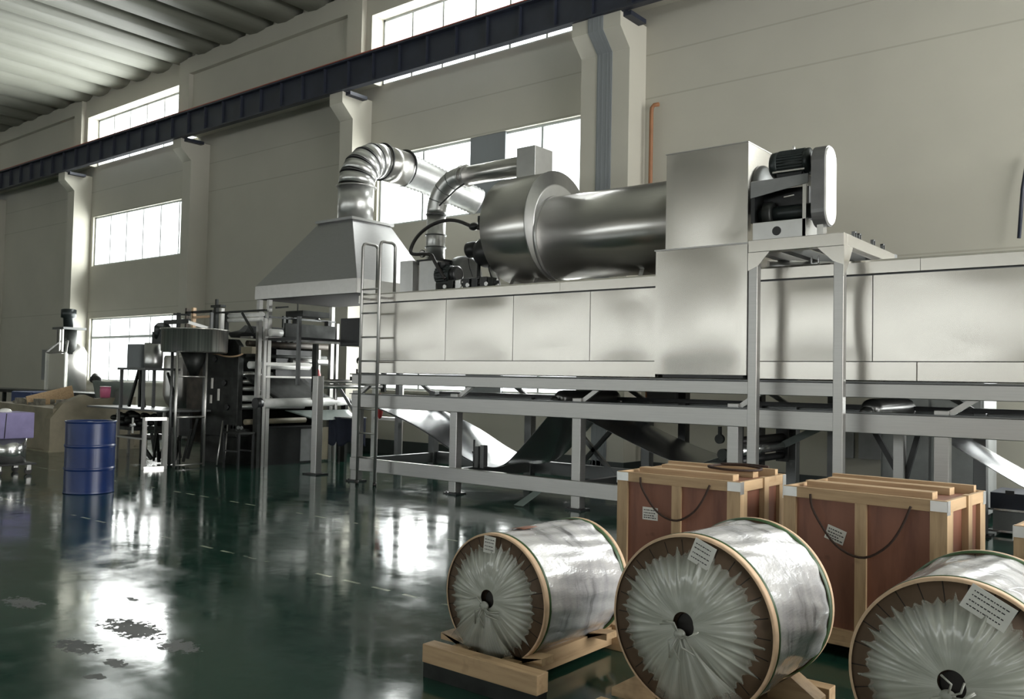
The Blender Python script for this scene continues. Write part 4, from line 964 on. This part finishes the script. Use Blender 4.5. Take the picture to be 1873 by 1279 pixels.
MB().tube(smooth([(-13.6, 8.42, 1.87), (-13.2, 8.40, 1.84), (-12.95, 8.40, 1.80), (-12.7, 8.40, 1.79), (-12.5, 8.42, 1.82), (-12.44, 8.45, 1.88)]), .014, 8).build('hose_body', 'rim', r)
MB().box(-12.5, -12.2, 8.42, 8.5, 1.84, 1.95).build('coupling', 'tan', r)

# cooling rack: open frame of posts and cross bars
r = thing('cooling_rack', 'open steel rack of square posts and cross bars under the hood', 'steel rack', (-12.05, 9.3, 0))
for y in (8.56, 10.05):
    MB().box(-12.08, -12.03, y-.025, y+.025, 0, 2.42).build('post', 'frame', r)
    MB().box(-11.2, -11.15, y-.025, y+.025, 1.35, 2.42).build('post', 'framed', r)
for z, mt, w_ in ((2.10, 'frame', .05), (1.68, 'frame', .05), (1.47, 'hoodb', .03)):
    MB().box(-12.07, -12.03, 8.58, 10.03 if z > 2 else 9.55, z-w_/2, z+w_/2).build('cross_bar', mt, r)
MB().box(-12.07, -12.03, 9.53, 9.57, 1.05, 1.95).build('post', 'hoodb', r)
MB().bar((-12.05, 10.05, 1.40), (-11.75, 10.35, .72), .06, .05).build('slanted_brace', 'framed', r)
MB().box(-12.0, -11.2, 8.58, 10.03, 2.06, 2.10).build('tray', 'black', r)
MB().box(-12.02, -11.98, 8.9, 9.95, 2.13, 2.36).build('heater_panel', 'iron', r)
MB().cyl((-12.0, 8.62, 2.19), (-12.0, 8.84, 2.19), .06, 16).build('roll_end', 'white_roll', r)
for y in (9.1, 9.75): MB().box(-12.0, -11.9, y-.03, y+.03, 2.36, 2.44).build('clamp', 'black', r)
MB().bar((-12.0, 8.6, 2.44), (-12.0, 9.95, 2.44), .03).build('top_bar', 'framed', r)
MB().box(-12.05, -11.6, 8.95, 9.5, 2.47, 2.56).build('gear_casing', 'iron', r); MB().cyl((-12.02, 9.52, 2.48), (-11.98, 9.60, 2.48), .035, 12).build('knob', 'chrome', r)
MB().bar((-12.0, 8.72, 2.60), (-12.0, 8.95, 2.63), .04, .03).build('arm', 'iron', r); MB().bar((-12.0, 9.15, 2.5), (-12.0, 9.15, 2.70), .015).build('pin', 'iron', r)
r = thing('winding_roller', 'wide bright roller across the rack with a dark web passing over it', 'roller', (-12.1, 9.3, 1.05))
MB().cyl((-12.1, 8.55, 1.04), (-12.1, 10.35, 1.06), .075, 32).build('roller', 'white_roll', r); MB().cyl((-12.1, 8.44, 1.04), (-12.1, 8.55, 1.04), .09, 24).build('roller_journal', 'black', r); MB().cyl((-12.1, 10.35, 1.06), (-12.1, 10.45, 1.06), .05, 24).build('roller_journal', 'black', r)
MB().cyl((-12.3, 8.4, .73), (-12.3, 9.6, .74), .045, 24).build('lower_roller', 'tan', r)
b = MB(); b.grid(lambda u, v: Vector((-12.65+.5*u, 8.6+1.2*v+.25*u, 1.50-.38*u**.7)), 20, 10); b.build('dark_web', 'iron', r, thick=.004)
b = MB(); b.grid(lambda u, v: Vector((-12.0+.25*u, 8.95+.45*u+(1.35-.45*u)*v, .92-.16*u)), 16, 10); b.build('pale_web', 'sheetg', r, thick=.004)
for y in (8.48, 10.3): MB().box(-12.16, -12.04, y-.03, y+.03, 0, 1.0).build('stand', 'iron', r)
r = thing('machine_plinth', 'black box plinth with pale side panels under the winding rollers', 'plinth', (-12.5, 9.6, 0))
MB().box(-12.75, -12.35, 8.9, 10.0, 0, .62).build('body', 'black', r); MB().box(-12.4, -12.34, 9.55, 10.2, .03, .58).build('side_panel', 'greypaint', r); MB().box(-12.38, -12.33, 9.85, 10.15, .03, .6).build('side_panel', 'tan', r)

# short stanchion
r = thing('stanchion', 'short thick steel stanchion bolted to the floor in front of the rack', 'post', (-10.75, 8.62, 0))
MB().box(-10.81, -10.69, 8.56, 8.68, .02, 1.50, bev=.006).build('post', 'frame', r); MB().box(-10.92, -10.60, 8.50, 8.74, 0, .02).build('base_plate', 'black', r)
# entry feed unit between rack and oven
r = thing('feed_unit', 'web feed unit with dark box and chrome uprights at the left mouth of the oven', 'feed unit', (-10.4, 9.6, 0))
MB().box(-10.9, -9.75, 9.15, 10.1, 1.98, 2.42, bev=.01).build('drive_box', 'black', r)
for x, y, mt in ((-11.2, 10.2, 'white_roll'), (-10.9, 10.5, 'hoodb'), (-10.1, 9.7, 'framed')): MB().box(x-.04, x+.04, y-.04, y+.04, 0, 2.0).build('upright', mt, r)
for z, mt in ((1.42, 'hoodb'), (1.34, 'duct')): MB().cyl((-11.0, 8.75, z), (-11.0, 10.2, z), .035, 18).build('roller', mt, r)
for y in (8.75, 10.2): MB().box(-11.05, -10.95, y-.02, y+.02, 1.25, 2.0).build('roller_bracket', 'iron', r)
b = MB(); b.box(-10.5, -10.44, 9.2, 9.26, 1.5, 2.0); b.box(-10.5, -10.2, 9.15, 9.3, 1.55, 1.62); b.cyl((-10.45, 9.15, 1.75), (-10.45, 9.28, 1.75), .05, 12); b.cyl((-10.2, 9.15, 1.75), (-10.2, 9.28, 1.75), .05, 12); b.build('valve_manifold', 'iron', r)
MB().box(-10.7, -9.8, 9.2, 9.26, 1.44, 1.50).build('shelf', 'iron', r)
MB().box(-10.9, -9.8, 9.9, 10.0, .80, .85).build('lower_beam', 'hoodb', r)
tag(recenter(MB().sph((-10.15, 9.35, 1.05), .09, (.6, .6, 2.2)).build('red_rag', 'red')), 'red and white rag hanging on the feed unit', 'rag')
tag(recenter(MB().sph((-12.02, 9.62, 1.5), .06, (.6, 1, 2)).build('red_rag', 'red')), 'red rag tied to the rack bar beside the dark guard', 'rag')
r = thing('blue_apron', 'dark blue sheet draped over a small stand behind the stanchion', 'sheet', (-11.5, 9.9, 0))
b = MB(); b.grid(lambda u, v: Vector((-11.85+.5*u, 9.75+.35*u+.04*math.sin(14*u), .80-.45*v-.04*math.sin(20*u)*v)), 24, 10); b.build('draped_sheet', 'fabric', r, thick=.006)
MB().box(-11.86, -11.4, 9.85, 10.2, .79, .81).build('top', 'greypaint', r)
for x in (-11.84, -11.44): MB().box(x-.02, x+.02, 9.95, 9.99, 0, .79).build('leg', 'iron', r)
# stools
def stool(label, x, y, h, loc_mt='black'):
    r = thing('work_stool', label, 'stool', (x, y, 0))
    MB().box(x-.22, x+.22, y-.15, y+.15, h-.03, h).build('seat', 'iron', r)
    for sx in (-.2, .2):
        for sy in (-.13, .13): MB().box(x+sx-.015, x+sx+.015, y+sy-.015, y+sy+.015, 0, h-.03).build('leg', loc_mt, r)
    MB().box(x-.2, x+.2, y-.14, y-.12, h*.45, h*.45+.025).build('stretcher', loc_mt, r); MB().box(x-.2, x+.2, y+.12, y+.14, h*.45, h*.45+.025).build('stretcher', loc_mt, r)
stool('black metal stool in front of the embossing machine by the hood posts', -12.28, 8.28, .58)

# open-topped tank on a tall stand
r = thing('mixing_tub', 'round stainless tub on a tall steel tube stand', 'tub', (-13.1, 7.95, 0))
b = MB(); b.lathe([(.0, 1.84), (.50, 1.84), (.52, 1.86), (.52, 2.20), (.545, 2.205), (.545, 2.225), (.50, 2.225), (.50, 1.90), (.0, 1.90)], (-13.1, 7.95, 0), (0, 0, 1), 56, caps=False); b.build('tub_shell', 'tubsteel', r)
for x, y, mt in ((-12.88, 7.52, 'hoodb'), (-12.90, 8.05, 'hoodb'), (-13.2, 7.62, 'framed'), (-13.2, 8.2, 'framed')): MB().cyl((x, y, 0), (x, y, 1.84), .022, 12).build('leg', mt, r)
MB().cyl((-12.88, 7.52, .80), (-12.90, 8.05, .80), .018, 10).build('rung', 'hoodb', r); MB().cyl((-12.88, 7.52, 1.45), (-12.90, 8.05, 1.45), .012, 10).build('rung', 'hoodb', r); MB().cyl((-12.88, 7.52, .04), (-12.90, 8.05, .04), .012, 10).build('rung', 'hoodb', r)
b = MB(); b.cyl((-13.1, 7.95, 1.45), (-13.1, 7.95, 1.84), .06, 16, r2=.22); b.build('funnel', 'iron', r)
MB().bar((-13.5, 7.72, 1.5), (-12.95, 7.6, .95), .035).build('diagonal', 'iron', r)
MB().lathe([(.10, 0), (.13, .04), (.13, .22), (.10, .26)], (-13.72, 7.72, 2.06), (.4, -.2, 1), 20).build('motor', 'motor', r)
MB().box(-13.82, -13.5, 7.6, 7.85, 1.98, 2.18).build('gearbox', 'motor', r)
b = MB(); b.bar((-13.7, 7.75, 2.34), (-13.2, 7.9, 2.36), .06, .07); b.bar((-13.45, 7.85, 2.25), (-13.45, 7.85, 2.5), .05); b.bar((-13.55, 7.82, 2.48), (-13.2, 7.9, 2.46), .03); b.build('stirrer_head', 'iron', r)
MB().bar((-13.35, 7.85, 2.38), (-12.8, 8.0, 2.24), .03, .05).build('stirrer_arm', 'hoodb', r)
# big hopper body hanging behind stand
r = thing('storage_vessel', 'grey upright storage vessel behind the tub stand', 'vessel', (-14.85, 8.75, 0))
MB().lathe([(.06, .75), (.25, .95), (.30, 1.1), (.30, 1.78), (.28, 1.82)], (-14.85, 8.75, 0), (0, 0, 1), 32).build('vessel_body', 'hoodb', r)
MB().box(-14.88, -14.82, 8.72, 8.78, 0, .85).build('outlet_pipe', 'iron', r)
# box on tall table frame
r = thing('tall_stand', 'dark steel angle stand on the work table, left of the tub', 'stand', (-14.2, 7.7, 0))
for x, y in ((-14.78, 7.6), (-13.95, 7.55), (-14.7, 8.15), (-13.9, 8.1)): MB().box(x-.022, x+.022, y-.022, y+.022, .89, 1.56).build('leg', 'framed', r)
MB().box(-14.80, -13.88, 7.53, 8.17, 1.54, 1.58).build('top', 'framed', r)
MB().bar((-14.5, 7.6, .92), (-14.2, 7.6, 1.54), .04).build('brace', 'iron', r); MB().bar((-13.95, 7.58, .92), (-14.15, 7.6, 1.54), .04).build('brace', 'iron', r); MB().bar((-14.1, 7.58, .92), (-14.15, 7.6, 1.54), .05).build('brace', 'iron', r)
tag(recenter(MB().box(-14.62, -14.22, 7.6, 7.95, 1.58, 1.98, bev=.005).build('grey_box', 'greycover')), 'small pale grey box on the tall dark stand', 'box')
tag(recenter(MB().lathe([(.14, 0), (.15, .1), (.15, .42)], (-14.02, 7.75, 1.58), (0, 0, 1), 24).build('steel_bucket', 'duct')), 'steel bucket on the tall stand between grey box and tub', 'bucket')
# table with curled sheets
r = thing('work_table', 'long steel work table with drooping front shelf left of the machine', 'table', (-14.5, 7.6, 0))
MB().box(-15.9, -13.28, 7.55, 8.4, .86, .89, bev=.003).build('table_top', 'framed', r)
for x, y in ((-15.8, 8.3), (-14.85, 7.6), (-13.35, 7.6), (-14.1, 8.3)): MB().box(x-.02, x+.02, y-.02, y+.02, 0, .86).build('leg', 'frame', r)
MB().box(-14.9, -13.9, 7.56, 8.35, .38, .41).build('lower_shelf', 'frame', r)
MB().box(-14.85, -13.75, 8.3, 8.34, .42, .86).build('rear_sheet', 'black', r)
b = MB(); b.grid(lambda u, v: Vector((-17.7-.45*v+(1.8+.05*v)*u, 8.6+.1*v-.3*u*(1-v), .86+.45*v+.10*v*math.sin(PI*v)+.012*math.sin(14*u))), 30, 14)
tag(recenter(b.build('vinyl_sheet', 'sheetg', None, thick=.006)), 'grey green vinyl sheet curling up at the end of the work table', 'vinyl sheet')
b = MB(); b.tube([(-17.75, 8.75, .9), (-18.0, 8.8, 1.15), (-18.12, 8.82, 1.33), (-18.3, 8.84, 1.40), (-18.42, 8.85, 1.32)], .07, 12)
tag(recenter(b.build('rolled_edge', 'black')), 'thick black rolled edge at the left of the curling vinyl sheet', 'rolled sheet')
b = MB()
for k in range(26):
    a = rnd.uniform(-15.6, -14.6); y = rnd.uniform(7.8, 8.2); b.sph((a, y, .60+rnd.uniform(0, .15)), rnd.uniform(.05, .11), (1.2, 1, .7), 8)
b.box(-15.7, -14.5, 7.7, 8.3, .50, .56); b.box(-15.6, -15.54, 7.9, 7.96, 0, .5); b.box(-14.66, -14.6, 7.9, 7.96, 0, .5)
tag(recenter(b.build('tool_heap', 'iron')), 'dark heap of tools on a low stand under the table end', 'tools')['kind'] = 'stuff'
# upright open frame leaning at the table front
r = thing('open_frame', 'pale rectangular frame of square tube standing on the floor by the work table', 'frame', (-12.95, 7.25, 0))
b = MB()
a_, c_ = Vector((-12.95, 7.05, 0)), Vector((-12.87, 7.36, 0))
for p in (a_, c_): MB().bar(p, p+Vector((-.03, .02, .80)), .05).build('upright', 'hoodb', r)
for z in (.02, .78): MB().bar(a_+Vector((-.03*z, .02*z, z)), c_+Vector((-.03*z, .02*z, z)), .05).build('rail', 'hoodb', r)
b = MB()
for k in range(18):
    x = rnd.uniform(-13.9, -13.2); y = rnd.uniform(7.55, 8.1); b.bar((x, y, rnd.uniform(.0, .1)), (x+rnd.uniform(-.2, .2), y+rnd.uniform(-.1, .1), rnd.uniform(.3, .78)), rnd.uniform(.02, .05))
tag(recenter(b.build('pipe_scraps', 'iron')), 'tangle of dark pipe scraps stacked behind the pale open frame', 'scrap')['kind'] = 'stuff'
for x in (-14.35,): 
    rr = thing('tag_strip', 'pair of white tags hanging under the work table', 'tag', (x, 7.7, .5)); 
    for z in (.47, .62): MB().box(x-.03, x+.03, 7.60, 7.605, z, z+.11, bev=.002).build('tag', 'whitepaint', rr)
for w_, z0 in ((0, 0),):
    rr = thing('rod_bundle', 'two pale rods leaning against the machine base under the tub', 'rods', (-13.0, 8.35, 0))
    MB().tube([(-12.75, 8.2, .02), (-13.0, 8.45, .72)], .012, 8).build('rod', 'hoodb', rr); MB().tube([(-12.55, 8.2, .02), (-12.85, 8.45, .66)], .012, 8).build('rod', 'hoodb', rr)

# ------------------------------------------------------------------ groups of look-alikes
GR = {'wooden_crate': 'plywood crates standing behind the rolls', 'vinyl_roll': 'wrapped vinyl rolls in the foreground', 'roll_cradle': 'pine cradles under the rolls',
      'drying_oven': 'drying oven sections', 'roller_cover': 'rounded roller covers on the oven frame', 'vinyl_web': 'vinyl sheets sagging under the oven',
      'socket_box': 'grey wall sockets', 'red_rag': 'red rags on the coating line'}
for o in COL.objects:
    k = o.name.split('.')[0]
    if o.parent is None and k in GR: o['group'] = GR[k]
